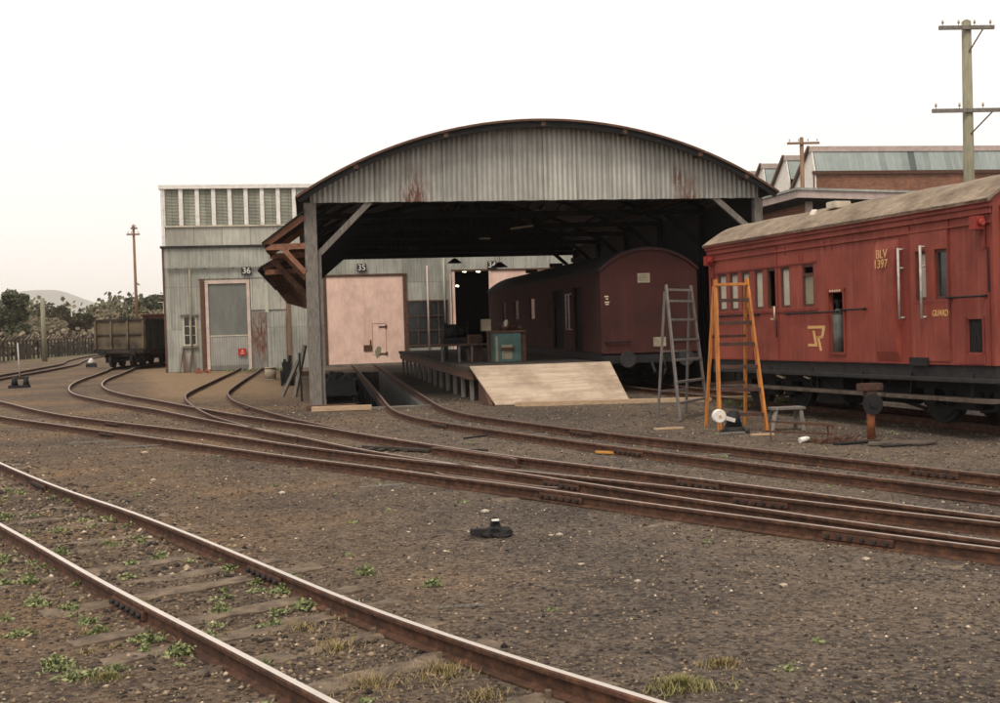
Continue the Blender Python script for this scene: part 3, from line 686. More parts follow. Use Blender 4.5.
# fence
MAT['coal_fence'] = simple('dark_weathered_paling', (.085,.07,.052), (.035,.03,.024), 3, .9)
f0 = V((-22.9,77.0,0)); f1 = V((-17.2,106.0,0)); d = (f1-f0).normalized(); n_ = V((-d.y,d.x,0))
fe = thing('yard_fence', f0, 'dark wooden paling fence with slanted tops behind the far left track', 'fence'); L = (f1-f0).length
k = 0; s = 0
while s < L:
    m = MB(); p = d*s; m.bar(p, p+V((0,0,1.45)), .1, .1); m.bar(p+V((0,0,1.4)), p+V((0,0,1.75))+d*.55-n_*0.1, .06, .05); m.build('post', MAT['dark_wood'] if k % 3 else MAT['ladder_dark'], fe); s += .62; k += 1
for z in (.35,.9,1.36):
    m = MB(); m.bar(V((0,0,z))-n_*.08, d*L+V((0,0,z))-n_*.08, .05, .09); m.build('rail', MAT['ladder_dark'], fe)
m = MB()
s = .1
while s < L:
    if random.random() > .4: p = d*s - n_*.14; m.bar(p+V((0,0,.02)), p+V((0,0,1.18+random.uniform(-.04,.04))), .115, .02, up=n_)
    s += .16
m.build('palings', MAT['coal_fence'], fe)
# ------------------------------------------------------------------ arched shed
SX0, SX1, SY0, SY1 = .1, 10.7, 26.15, 45.5; CX = 5.42; HS = 5.62; SPR = 4.70; RISE = 1.70
RAD = (HS*HS+RISE*RISE)/(2*RISE)
def arcz(x): return SPR + RISE - RAD + math.sqrt(max(0, RAD*RAD-(x-CX)**2))
shed = thing('arched_shed', (SX0, SY0, 0), 'open fronted shed with curved corrugated iron roof over the platform and pit', 'shed')
off = V((SX0, SY0, 0))
def sb(m, name, mat, parent=None, bevel=0):
    o = m.build(name, mat, None, bevel); o.data.transform(Matrix.Translation(-off)); o.parent = parent or shed; return o
# roof
m = MB(); m.smooth = True; N = 220; xs_ = [CX-HS+2*HS*i/N for i in range(N+1)]; Ys = [SY0-.42, SY0+1, SY1+.4]
def rz(x, i): return arcz(x) + .008*math.sin(x*2*PI/.1)
for sgn, dz in ((1,0),(-1,-.035)):
    for i in range(N):
        for y0, y1 in zip(Ys[:-1], Ys[1:]):
            q = [(xs_[i],y0,rz(xs_[i],i)+dz),(xs_[i+1],y0,rz(xs_[i+1],i)+dz),(xs_[i+1],y1,rz(xs_[i+1],i)+dz),(xs_[i],y1,rz(xs_[i],i)+dz)]
            m.quad(*(q if sgn > 0 else q[::-1]))
for i in range(N):
    x0, x1 = xs_[i], xs_[i+1]; m.quad((x0,Ys[0],rz(x0,0)-.035),(x1,Ys[0],rz(x1,0)-.035),(x1,Ys[0],rz(x1,0)),(x0,Ys[0],rz(x0,0)))
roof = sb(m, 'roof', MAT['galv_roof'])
m = MB()
for i in range(0, 40):
    a = CX-HS+.06+(2*HS-.12)*i/40; b = CX-HS+.06+(2*HS-.12)*(i+1)/40
    m.bar((a,SY0-.38,arcz(a)-.11),(b,SY0-.38,arcz(b)-.11),.05,.15)
sb(m, 'barge_board', MAT['dark_wood'], roof)  # barge blackened to stand for the shade under the roof edge
m = MB()
for i in range(0, 40):
    a = CX-HS+.02+(2*HS-.04)*i/40; b = CX-HS+.02+(2*HS-.04)*(i+1)/40
    m.bar((a,SY0-.43,arcz(a)-.02),(b,SY0-.43,arcz(b)-.02),.03,.05)
sb(m, 'edge_strip', MAT['timber_brown'], roof)
m = MB()
for f in (.12,.3,.5,.67,.83,.93):
    x = CX-HS+2*HS*f; m.box(x-.05,x+.05,SY0-.41,SY1,arcz(x)-.155,arcz(x)-.06)
sb(m, 'purlins', MAT['timber_brown'], roof)
# front cladding, real corrugations
def gable(name, y, mat, x0, x1, zb):
    m = MB(); m.smooth = True; n = int((x1-x0)/.016); P = []
    for i in range(n+1):
        x = x0+(x1-x0)*i/n; P.append((x, y+.014*math.sin(x*2*PI/.118), zb+.004*math.sin(x*13), arcz(x)-.045))
    for a, b in zip(P[:-1], P[1:]):
        K = 3
        m.quad((a[0],a[1],a[2]),(b[0],b[1],b[2]),(b[0],b[1],b[3]),(a[0],a[1],a[3]))
        m.quad((a[0],a[1]+.01,a[3]),(b[0],b[1]+.01,b[3]),(b[0],b[1]+.01,b[2]),(a[0],a[1]+.01,a[2]))
    return sb(m, name, mat)
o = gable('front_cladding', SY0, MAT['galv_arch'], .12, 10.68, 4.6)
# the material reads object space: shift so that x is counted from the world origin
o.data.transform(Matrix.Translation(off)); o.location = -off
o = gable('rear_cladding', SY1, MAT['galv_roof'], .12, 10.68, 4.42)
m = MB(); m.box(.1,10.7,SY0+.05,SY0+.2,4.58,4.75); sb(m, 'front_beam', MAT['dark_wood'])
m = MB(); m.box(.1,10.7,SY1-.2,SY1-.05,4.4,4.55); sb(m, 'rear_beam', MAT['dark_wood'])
# posts with knee braces
for k, y in enumerate((26.18, 30.0, 33.8, 37.6, 41.4, 45.2)):
    m = MB()
    m.box(-.03,.25,y-.1,y+.12,0,4.6)
    m.box(.25,.33,y-.02,y+.1,0,3.5)
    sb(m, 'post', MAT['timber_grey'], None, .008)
    m = MB(); m.bar((.24,y+.05,3.42),(1.46,y+.05,4.62),.09,.13); sb(m, 'knee_brace', MAT['timber_grey'] if k == 0 else MAT['dark_wood'])  # inner braces and right posts turn black for the shade inside the shed
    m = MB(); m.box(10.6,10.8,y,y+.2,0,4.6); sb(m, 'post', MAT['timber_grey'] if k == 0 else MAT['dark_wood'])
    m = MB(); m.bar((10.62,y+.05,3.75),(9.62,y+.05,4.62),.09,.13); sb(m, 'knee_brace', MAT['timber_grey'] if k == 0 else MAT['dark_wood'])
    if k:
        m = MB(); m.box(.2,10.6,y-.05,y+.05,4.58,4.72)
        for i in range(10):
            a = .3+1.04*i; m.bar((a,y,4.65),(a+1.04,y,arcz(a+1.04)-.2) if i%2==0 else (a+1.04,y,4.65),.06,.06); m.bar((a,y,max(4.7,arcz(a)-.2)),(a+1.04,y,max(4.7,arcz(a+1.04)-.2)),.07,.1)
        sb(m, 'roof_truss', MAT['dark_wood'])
m = MB(); m.prism([(.3,45.25,3.45),(1.5,45.25,4.45),(.3,45.25,4.45)], (0,.06,0)); sb(m, 'corner_shade', MAT['black_void'])  # added black sheet standing in for the dark corner above the brace
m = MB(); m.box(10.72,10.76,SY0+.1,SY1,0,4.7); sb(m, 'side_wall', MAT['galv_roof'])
for (a, b, y) in (((5.55,4.68),(6.25,4.78),30.5),((5.7,4.42),(6.35,4.5),32),((5.4,4.45),(5.75,4.45),36)):
    m = MB(); m.bar((a[0],y,a[1]),(b[0],y,b[1]),.04,.05); sb(m, 'roof_glint', MAT['timber_pale'])  # pale strips standing in for light glinting through roof gaps
# side awnings, stepping down along the open side
aw = thing('side_awning', (-.03,26.1,0), 'short reddish timber bracket awning at the left front corner of the arched shed', 'awning', 'lean-to awnings of the arched shed'); off2 = off
off = V((-.03,26.1,0)); P2 = shed; shed = aw
for y in (26.12, 29.4):
    m = MB(); m.bar((-.03,y,4.28),(-.92,y,3.66),.09,.13); sb(m, 'rafter', MAT['timber_orange'])
    m = MB(); m.bar((-.9,y,3.62),(-.03,y,3.64),.09,.13); sb(m, 'tie_beam', MAT['timber_orange'])
    m = MB(); m.bar((-.52,y,3.6),(-.03,y,3.04),.08,.11); sb(m, 'strut', MAT['timber_orange'])
m = MB(); m.prism([(.0,25.98,4.4),(-.96,25.98,3.69),(-.97,25.98,3.72),(.0,25.98,4.44)], (0,3.65,0)); sb(m, 'awning_sheet', MAT['galv_roof'])
off = V((-.03,29.6,0)); shed = thing('side_awning', off, 'long lower dark awning running back along the open side of the arched shed', 'awning', 'lean-to awnings of the arched shed')
for y in (29.75, 33.6, 37.4, 41.2, 45.2):
    m = MB(); m.bar((-.03,y,3.85),(-1.1,y,3.32),.09,.13); sb(m, 'rafter', MAT['timber_brown'])
    m = MB(); m.bar((-1.05,y,3.24),(-.03,y,3.26),.09,.13); sb(m, 'tie_beam', MAT['timber_orange'] if y < 30 else MAT['timber_brown'])
    m = MB(); m.bar((-.85,y-.1,3.55),(.02,y-.1,2.56),.09,.15); sb(m, 'strut', MAT['timber_brown'])
m = MB(); m.prism([(.0,29.62,3.98),(-1.16,29.62,3.34),(-1.22,29.62,3.26),(-1.23,29.62,3.29),(-1.17,29.62,3.375),(.0,29.62,4.02)], (0,15.9,0)); sb(m, 'awning_sheet', MAT['galv_roof'])
m = MB(); m.prism([(-1.2,45.3,3.3),(-.8,45.3,2.75),(.02,45.3,2.5),(.02,45.3,3.9)], (0,.05,0)); sb(m, 'end_sheet', MAT['timber_brown'])
m = MB(); m.box(-.12,.04,29.5,29.7,2.3,2.6); sb(m, 'foot_block', MAT['timber_brown'])
shed = P2; off = off2
# hanging lamps (dark conical shades, unlit)
for (x, y, z, lab) in ((5.62,44,4.18,'left dark enamel lamp shade hanging under the shed roof before the grey wall'),(6.7,40,3.8,'right dark enamel lamp shade hanging under the shed roof above the workbench')):
    t = thing('hanging_lamp', (x,y,z), lab, 'lamp', 'unlit lamps hanging in the arched shed')
    m = MB(); m.cyl((0,0,-.08),(0,0,.1),.3,.06,16); m.build('lamp_shade', MAT['iron_black'], t)
    m = MB(); m.cyl((0,0,.1),(0,0,arcz(x)-z-.1),.008,n=5); m.build('cord', MAT['iron_black'], t)

# ------------------------------------------------------------------ engine shed with numbered doors
BY = 51.5; eb = thing('engine_shed', (-6.1,BY,0), 'tall grey corrugated building with numbered doors and a louvred upper band', 'building')
EO = V((-6.1,BY,0))
def ebm(m, name, mat, parent=None, world=True):
    o = m.build(name, mat, parent or eb)
    if world: o.location = -EO if parent is None else (0,0,0)
    return o
fy = lambda u, z, d: (u, BY+d, z)
wins = [(-5.35,-4.82,1.14,2.44),(4.4,5.28,.75,2.85),(5.36,6.2,.75,2.85)]
m = MB(); m.wall(fy, [-6.1,13], [0,5.4], [(-4.4,-2.5,-.0,3.95),(.78,4.25,0,4.02),(6.5,11.2,0,4.1)]+wins, .12)
wall = ebm(m, 'lower_wall', MAT['galv'])
m = MB(); m.box(-6.1,-6.0,BY+.13,BY+28,0,5.4); m.box(12.9,13,BY+.13,BY+28,0,8); m.box(-6.1,13,BY+28,BY+28.1,0,8); ebm(m, 'side_wall', MAT['galv_side'])
m = MB(); m.box(-6.0,13,BY+.3,BY+28,8.05,8.12); m.box(-5.98,12.9,BY+.35,BY+28,5.38,5.42); ebm(m, 'roof', MAT['galv_roof'])
m = MB(); m.box(-6.22,13.1,BY-.1,BY+.3,5.38,5.47); ebm(m, 'ledge', MAT['iron_dark'])
m = MB(); m.box(-6.0,13,BY+.06,BY+.3,5.47,6.3); ebm(m, 'fibro_band', MAT['fibro'])
m = MB(); m.box(-6.05,13.05,BY-.02,BY+.1,6.28,6.35); ebm(m, 'sill_trim', MAT['pale_cream'])
m = MB(); m.box(-6.06,13,BY+.12,BY+.3,6.35,8.0)
for i in range(26):
    z = 6.4+i*.061
    m.prism([(-5.9,BY+.12,z),(-5.9,BY+.06,z),(-5.9,BY+.12,z+.055)], (5.5,0,0))
lv = ebm(m, 'louvre_band', MAT['louvre'])
for i in range(9):
    x = -5.98+i*.69 if i else -6.0; w = .09 if i in (0,) else .17
    m = MB(); m.box(x-w/2, x+w/2, BY-.02, BY+.115, 6.352, 7.93); ebm(m, 'mullion', MAT['white'])
m = MB(); m.box(-6.2,13.1,BY-.1,BY+.35,7.93,8.1); ebm(m, 'top_fascia', MAT['white'])
m = MB(); m.box(-6.13,-6.03,BY-.05,BY+.1,5.47,7.93); ebm(m, 'corner_trim', MAT['white'])
m = MB(); m.box(-.4,13,BY+.02,BY+.118,6.36,7.92); ebm(m, 'upper_sheeting', MAT['galv'])
m = MB(); m.box(-6.16,-6.08,BY-.04,BY+.06,0,5.38); ebm(m, 'corner_post', MAT['timber_brown'])
# small window left of the tall door
def window(x0,x1,z0,z1,cols,rows,fm,gm,y=BY,fw=.06):
    f = MB(); f.box(x0-fw,x0,y-.04,y+.06,z0-fw,z1+fw); f.box(x1,x1+fw,y-.04,y+.06,z0-fw,z1+fw); f.box(x0,x1,y-.04,y+.06,z1,z1+fw); f.box(x0,x1,y-.04,y+.06,z0-fw,z0)
    for i in range(1,cols): x=x0+(x1-x0)*i/cols; f.box(x-.02,x+.02,y-.01,y+.05,z0,z1)
    for j in range(1,rows): z=z0+(z1-z0)*j/rows; f.box(x0,x1,y-.006,y+.046,z-.015,z+.015)
    w = ebm(MB(),'window',fm) if False else f.build('window', MAT[fm], eb); w.location = -EO
    g = MB(); g.box(x0,x1,y+.06,y+.075,z0,z1); g.build('pane', MAT[gm], w)
    return w
w = window(-5.32,-4.86,1.2,2.38,2,3,'pale_cream','glass_dark')
m = MB(); m.box(-5.46,-4.72,BY-.13,BY-.005,2.44,2.5); m.box(-5.42,-4.76,BY-.12,BY-.005,1.04,1.13); m.build('hood_and_sill', MAT['timber_grey'], w)
window(4.43,5.25,.85,2.8,2,3,'timber_brown','glass_dark'); window(5.39,6.17,.85,2.8,2,3,'timber_brown','glass_dark')
# door 36
d36 = MB(); fw=.13
d36.box(-4.4,-4.4+fw,BY-.08,BY+.1,0,3.95); d36.box(-2.63,-2.5,BY-.08,BY+.1,0,3.95); d36.box(-4.27,-2.63,BY-.08,BY+.1,3.8,3.95)
df = d36.build('tall_door', MAT['door_white'], eb); df.location=-EO
m = MB(); m.box(-4.27,-2.63,BY-.02,BY+.03,.02,1.5); m.build('lower_panel', MAT['corr_door'], df)
m = MB(); m.box(-4.27,-2.63,BY-.01,BY+.03,1.55,3.8); m.build('upper_pane', MAT['frosted'], df)
m = MB(); m.box(-4.27,-2.63,BY-.04,BY+.04,1.5,1.55); m.build('mid_rail', MAT['pale_cream'], df)
m = MB(); m.box(-3.05,-2.72,BY-.1,BY-.085,.66,.94)
nt = thing('warning_notice', (-2.89,BY-.1,.8), 'small red notice with faint white markings on the tall door', 'notice')
m = MB(); m.box(-.19,.17,-.03,-.01,-.15,.15); m.build('board', MAT['red_notice'], nt)
m = MB(); m.cyl((0,-.03,.04),(0,-.036,.04),.045,n=10); m.box(-.1,.1,-.036,-.03,-.06,-.04); m.box(-.07,.07,-.036,-.03,-.09,-.075); m.build('markings', MAT['letter_white'], nt)
m = MB(); m.box(-4.6,-4.42,BY-.1,BY-.002,0,4.0); ebm(m,'door_post',MAT['timber_brown'])
m = MB(); m.box(-4.68,-.1,BY-.06,BY-.002,4.02,4.1); m.box(-6.02,-1.8,BY-.16,BY-.08,4.5,4.58)
for x in (-5.6,-4.4,-3.2,-2.0): m.box(x-.03,x+.03,BY-.08,BY-.002,4.46,4.62)
ebm(m,'door_track',MAT['galv'])
m = MB(); m.box(-2.46,-1.86,BY-.05,BY-.003,2.62,3.98); m.box(-1.7,-.95,BY-.05,BY-.003,2.62,3.98); ebm(m,'upper_sheet',MAT['fibro'])
m = MB(); m.box(-1.86,-1.7,BY-.08,BY-.003,2.5,3.8); ebm(m,'narrow_louvre',MAT['louvre'])
m = MB(); m.box(-2.44,-1.82,BY-.09,BY-.052,.02,2.52); ebm(m,'rusty_panel',MAT['rusty_sheet'])
m = MB(); m.box(-1.80,-.98,BY-.075,BY-.052,.02,2.5); ebm(m,'lower_sheet',MAT['galv'])
m = MB(); m.box(-.95,-.78,BY-.1,BY-.004,0,3.5); ebm(m,'timber_post',MAT['pole_brown'])
m = MB(); m.cyl((-5.02,BY-.12,.75),(-5.02,BY-.12,4.5),.035,n=8); ebm(m,'vertical_pipe',MAT['tin_can'])
m = MB(); m.cyl((.1,BY-.12,.9),(.1,BY-.12,3.2),.035,n=8); ebm(m,'vertical_pipe',MAT['tin_can'])
m = MB(); m.cyl((5.3,BY-.12,.5),(5.3,BY-.12,4.4),.035,n=8); ebm(m,'vertical_pipe',MAT['door_white'])
m = MB(); m.cyl((6.05,BY-.12,1.6),(6.05,BY-.12,4.7),.04,n=8); ebm(m,'vertical_pipe',MAT['fibro'])
# doors 35
def leaf(x0,x1,z1,name='door_leaf',y=BY-.06):
    m = MB(); m.box(x0,x1,y,y+.06,.09,z1); return ebm(m,name,MAT['door_pink'])
l = leaf(.82,2.42,3.98); r_ = leaf(2.435,4.2,3.98)
m = MB(); m.box(2.405,2.45,BY-.075,BY-.061,.1,3.97); m.build('cover_strip', MAT['door_pink'], r_)
m = MB()
for (x0,x1,z0,z1) in ((2.78,3.4,1.86,1.875),(2.78,3.4,.45,.465),(2.78,2.795,.465,1.86),(3.385,3.4,.465,1.86)): m.box(x0,x1,BY-.066,BY-.061,z0,z1)
wk = m.build('wicket_outline', MAT['iron_rust'], r_)
for z in (.52,1.72):
    m = MB(); m.box(3.08,3.42,BY-.085,BY-.0605,z-.03,z+.03); m.box(3.36,3.44,BY-.09,BY-.0603,z-.08,z+.08); m.build('hinge', MAT['iron_rust'], wk)
m = MB(); m.box(2.38,2.75,BY-.1,BY-.061,.66,.92); m.box(2.66,2.72,BY-.1,BY-.061,.92,1.15); m.build('lock_box', MAT['iron_rust'], r_)
m = MB(); m.prism([(2.86,BY-.064,.62),(3.0,BY-.064,.85),(3.15,BY-.064,.82),(3.13,BY-.064,.45),(2.95,BY-.064,.3)],(0,.003,0)); m.build('green_patch', MAT['post_green'], r_)
m = MB(); m.box(4.2,4.38,BY-.09,BY-.002,0,4.05); m.box(.68,.82,BY-.09,BY-.002,0,4.05); ebm(m,'door_post',MAT['timber_brown'])
m = MB(); m.box(.7,4.4,BY-.12,BY-.003,4.0,4.08); ebm(m,'door_head',MAT['timber_brown'])
m = MB(); m.box(.6,4.4,BY-.5,BY-.1,0,.08); ebm(m,'threshold',MAT['concrete'])
m = MB(); m.box(.7,4.35,BY-.1,BY-.06,.02,.1); ebm(m,'bottom_gap_board',MAT['dark_wood'])
# door 34: left half open, one leaf shut behind the van
m = MB(); m.box(6.42,6.54,BY-.1,BY-.002,0,4.12); m.box(8.1,8.2,BY-.1,BY-.002,0,4.12); ebm(m,'door_post',MAT['door_pink'])
m = MB(); m.box(6.4,11.3,BY-.12,BY-.003,4.12,4.19); ebm(m,'door_head',MAT['timber_brown'])
leaf(8.2,9.9,4.1); leaf(9.92,11.2,4.1)
m = MB(); m.box(6.3,6.36,BY-.2,BY-.1,0,4.0); ebm(m,'downpipe',MAT['door_white'])
# dark interior
m = MB(); m.box(-5.9,12.8,BY+.2,BY+27.9,-.02,.01); ebm(m,'interior_floor',MAT['concrete_dark'])
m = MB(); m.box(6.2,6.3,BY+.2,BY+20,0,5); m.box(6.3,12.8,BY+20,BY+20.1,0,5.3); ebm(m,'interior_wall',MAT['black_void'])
def emit(name, c, s):
    t = NT(name); e = t.n('Emission', Strength=s); e.inputs[0].default_value = (*c,1); t.t.links.new(e.outputs[0], t.out.inputs[0]); return t.m
LM = emit('lit_lamp', (1,.93,.6), 5.0)
for (x, y, z, r) in ((8.22,55,4.28,.09),(7.95,58,4.42,.085),(7.65,61,4.5,.08),(7.3,64,4.6,.08),(8.6,66,3.9,.05)):
    t = thing('ceiling_lamp', (x,y,z), {55:'brightest lit yellow lamp just inside the open door numbered 34',58:'second lit lamp inward from the open door numbered 34',61:'third lit lamp inward from the open door numbered 34',64:'dimmest lamp of the lit row inside door 34',66:'small lit lamp low in the dark doorway numbered 34'}[y], 'lamp', 'lit lamps inside the grey building')
    m = MB(); m.cyl((0,0,0),(-.12,.1,.02),r,n=10); m.build('bulb', LM, t)
    m = MB(); m.cyl((-.06,.05,.05),(-.06,.05,5.36-z),.01,n=5); m.build('cord', MAT['iron_black'], t)
# number boards
RX = Matrix.Rotation(PI/2, 4, 'X')
for (n, x, z) in (('36',-2.6,4.33),('35',2.4,4.36),('34',8.25,4.36)):
    t = thing('number_board', (x,BY-.16,z), 'black board with white number %s over its door' % n, 'sign', 'numbered boards over the doors')
    m = MB(); m.box(-.21,.21,0,.03,-.17,.17); m.build('board', MAT['letter_black'], t)
    text_mesh('number', n, .36, MAT['white'], t, Matrix.Translation((0,-.004,0)) @ RX, .004)

# ------------------------------------------------------------------ right hand buildings
sw = thing('sawtooth_works', (39.1,85,0), 'brick works with glazed sawtooth roofs behind the red van', 'building')
def swm(m, name, mat, parent=None): o = m.build(name, mat, parent or sw); o.location = (-39.1,-85,0) if parent is None else (0,0,0); return o
X1 = 78
m = MB(); m.box(39.1,X1,84.35,84.6,0,12.6); swm(m,'brick_wall',MAT['brick'])
m = MB(); m.box(38.9,X1,84.15,84.34,12.45,12.72); swm(m,'gutter',MAT['iron_rust'])
for k in range(4):
    y = 85+4.85*k
    m = MB(); m.prism([(39.3,y-.65,12.72),(X1,y-.65,12.72),(X1,y-.1,14.35),(39.3,y-.1,14.35)], (0,.06,0)); swm(m,'glazing',MAT['glazing'])
    m = MB(); m.box(39.0,X1,y-.2,y+.1,14.3,14.72); swm(m,'ridge_board',MAT['pink_fascia'])
    m = MB(); m.prism([(39.0,y+.1,14.72),(39.0,y+4.25,11.2),(39.0,y+4.25,11.1),(39.0,y+.1,14.6)], (X1-39,0,0)); r_ = swm(m,'roof_slope',MAT['galv_roof'])
    m = MB(); m.prism([(39.12,y-.7,12.6),(39.12,y-.1,14.5),(39.12,y+.1,14.6),(39.12,y+4.2,11.15),(39.12,y+4.2,9.5),(39.12,y-.7,9.5)], (.1,0,0)); swm(m,'gable_end',MAT['white'])
    m = MB(); m.bar((38.98,y+.02,14.7),(38.98,y+4.3,11.1),.2,.24); swm(m,'barge_board',MAT['timber_brown'])
m = MB(); m.box(39.14,39.3,84.6,104,0,9.5); swm(m,'side_wall',MAT['brick'])
m = MB(); m.box(39.1,X1,104,104.2,0,13); swm(m,'rear_wall',MAT['brick'])

of = thing('flat_roofed_building', (20.1,45,0), 'low building with faded pink eaves between shed and red van', 'building')
def ofm(m, name, mat, parent=None): o = m.build(name, mat, parent or of); o.location = (-20.1,-45,0) if parent is None else (0,0,0); return o
m = MB(); m.prism([(20.1,45,6.57),(30.5,45,6.2),(30.5,45,6.5),(20.1,45,6.87)], (0,.08,0)); m.prism([(20.1,45.08,6.57),(20.1,45.08,6.87),(20.1,57,6.87),(20.1,57,6.57)], (.08,0,0)); f = ofm(m,'fascia',MAT['pink_fascia'])
m = MB(); m.prism([(20.02,44.93,6.88),(30.6,44.93,6.51),(30.6,44.93,6.6),(20.02,44.93,6.98)], (0,12.1,0)); ofm(m,'roof_sheet',MAT['galv'])
m = MB(); m.prism([(20.2,45.1,6.5),(30.4,45.1,6.14),(30.4,45.1,6.19),(20.2,45.1,6.55)], (0,11.8,0)); ofm(m,'soffit',MAT['dark_wood'])
fx = lambda u, z, d: (20.9+d, u, z)
m = MB(); m.wall(fx, [45.9,57], [0,6.4], [(46.5,49.7,5.25,5.85),(50.3,54,5.25,5.85)], -.12 if False else .12); ofm(m,'side_wall',MAT['brick'])
m = MB(); m.box(21.02,30.4,47.4,47.5,0,6.15); ofm(m,'porch_shade',MAT['black_void'])  # black surface standing in for the shadow under the eaves
m = MB(); m.box(20.85,21.1,45.75,45.95,0,6.5); ofm(m,'corner_post',MAT['pink_fascia'])
for (a,b) in ((46.5,49.7),(50.3,54)):
    m = MB(); m.box(20.84,20.95,a,b,5.85,5.93); m.box(20.84,20.95,a,b,5.17,5.25)
    n = int((b-a)/.62)
    for i in range(n+1): y = a+(b-a)*i/n; m.box(20.842,20.948,y-.05,y+.05,5.25,5.85)
    w = ofm(m,'window',MAT['pink_fascia']); g = MB(); g.box(20.97,20.98,a,b,5.25,5.85); g.build('pane',MAT['glass_dark'],w)

# poles
def pole(loc, h, r0, r1, mat, label, arms, ins=True, rz=0, lean=0):
    t = thing('telegraph_pole', loc, label, 'telegraph pole', 'poles around the yard', rz); t.rotation_euler = (0, lean, rz)
    m = MB(); m.cyl((0,0,0),(0,0,h),r0,r1,14); m.cyl((0,0,h),(0,0,h+.06),r1,r1*.4,14); m.build('post', MAT[mat], t)
    for (z, w0, w1) in arms:
        m = MB(); m.box(w0,w1,-r1-.08,-r1+.01,z-.06,z+.06); a = m.build('crossarm', MAT['timber_grey' if mat=='post_green' else mat], t)
        for i in range(4):
            x = w0+.12+(w1-w0-.24)*i/3; k = MB(); k.cyl((x,-r1-.04,z+.06),(x,-r1-.04,z+.13),.012,n=6); k.cyl((x,-r1-.04,z+.13),(x,-r1-.04,z+.24),.04,.028,n=8); k.build('insulator', MAT['porcelain'], a)
        if ins: m = MB(); m.bar((0,-r1-.03,z-.75),((w1)*.55,-r1-.03,z-.06),.025,.04); m.build('brace', MAT['iron_rust'], t)
    return t
pole((21.02,34,0),10.95,.2,.145,'post_green','thick mossy telegraph pole with two crossarms standing behind the red van',[(10.72,-.98,.82),(8.1,-1.25,1.3)],rz=-.1)
pole((27.1,60,0),11.4,.15,.11,'pole_brown','small brown pole with one crossarm before the sawtooth roofs',[(11.1,-.85,.95)],False,rz=-.1)
pole((-12.75,90,0),9.8,.13,.09,'pole_brown','tall thin brown pole beyond the coal wagon',[(9.55,-.2,.3),(9.1,-.5,.45)],False)
t = thing('boundary_post', (-17.3,80,0), 'short pale green post standing up before the scrub trees', 'post'); m = MB(); m.cyl((0,0,0),(0,0,4.2),.17,.14,10); m.build('shaft', MAT['post_green'], t)
m = MB(); m.box(-.14,.14,-.03,.03,3.6,3.66); m.build('bracket', MAT['iron_dark'], t)
for (x,y,h,lab) in ((-24.2,125,4.6,'slim pale post left of the pole among far trees'),(-15.3,128,4.9,'T shaped pale post right of the pole among far trees')):
    t = thing('slim_post', (x,y,0), lab, 'post'); m = MB(); m.cyl((0,0,0),(0,0,h),.06,n=8); m.build('shaft', MAT['pale_cream'], t); m = MB(); m.box(-.6,.6,-.03,.03,h-.08,h); m.build('crossbar', MAT['pale_cream'], t)
# ------------------------------------------------------------------ red guard's van (local: x inwards from the visible side, y along the van away from camera, z up)
P0 = V((9.076,14.192,0)); van = thing('brake_van', P0, 'red railway brake van lettered GUARD with brown canvas roof on the right', 'railway van')
van.rotation_mode = 'XYZ'; van.rotation_euler = (math.radians(-.6), 0, math.radians(8.777))
VW, VL, FZ, EZ = 2.5, 7.72, 1.043, 3.30
def vm(m, name, mat, parent=None, bevel=0): return m.build(name, MAT[mat] if isinstance(mat,str) else mat, parent or van, bevel)
W_ = [(7.1,7.42),(6.66,6.97),(6.24,6.53),(5.77,6.07),(5.35,5.64),(4.88,5.18),(4.15,4.5)]
z0w, z1w = FZ+.935, FZ+1.655
holes = [(a,b,z0w,z1w) for a,b in W_] + [(1.28,1.51,z0w,z1w),(.83,1.09,z0w,z1w),(3.32,3.71,FZ+.16,FZ+1.14),(.15,.46,FZ+.18,FZ+.64)]
m = MB(); m.wall(lambda u,z,d: (d, u, z), [0,VL], [FZ,EZ-.2], holes, .07); body = vm(m,'body_side','van_red')
m = MB(); m.wall(lambda u,z,d: (VW-d, u, z), [0,VL], [FZ,EZ-.2], [(a,b,z0w,z1w) for a,b in W_[:7]], .07); vm(m,'body_side','van_red')
def arcroof(x, rise=.46, w=VW, ez=EZ, ov=.1):
    h = w/2+ov; R = (h*h+rise*rise)/(2*rise); return ez-R+rise+math.sqrt(max(0,R*R-(x-w/2)**2))
def endwall(y0, y1):
    m = MB(); n = 20; top = [(VW*i/n, arcroof(VW*i/n)-.03) for i in range(n+1)]
    m.prism([(0,y0,FZ)] + [(x,y0,z) for x,z in top] + [(VW,y0,FZ)], (0,y1-y0,0)); return m
vm(endwall(-.0,-.07),'end_wall','van_red'); vm(endwall(VL,VL+.07),'end_wall','van_red')
m = MB(); m.box(.07,VW-.07,0,VL,FZ,FZ+.05); vm(m,'floor','dark_wood')
for (y,zz) in ((3.1,EZ-.1),(4.0,EZ-.1),(.6,FZ+.7)): m = MB(); m.box(.08,VW-.08,y,y+.05,FZ+.05,zz); vm(m,'partition','black_void')
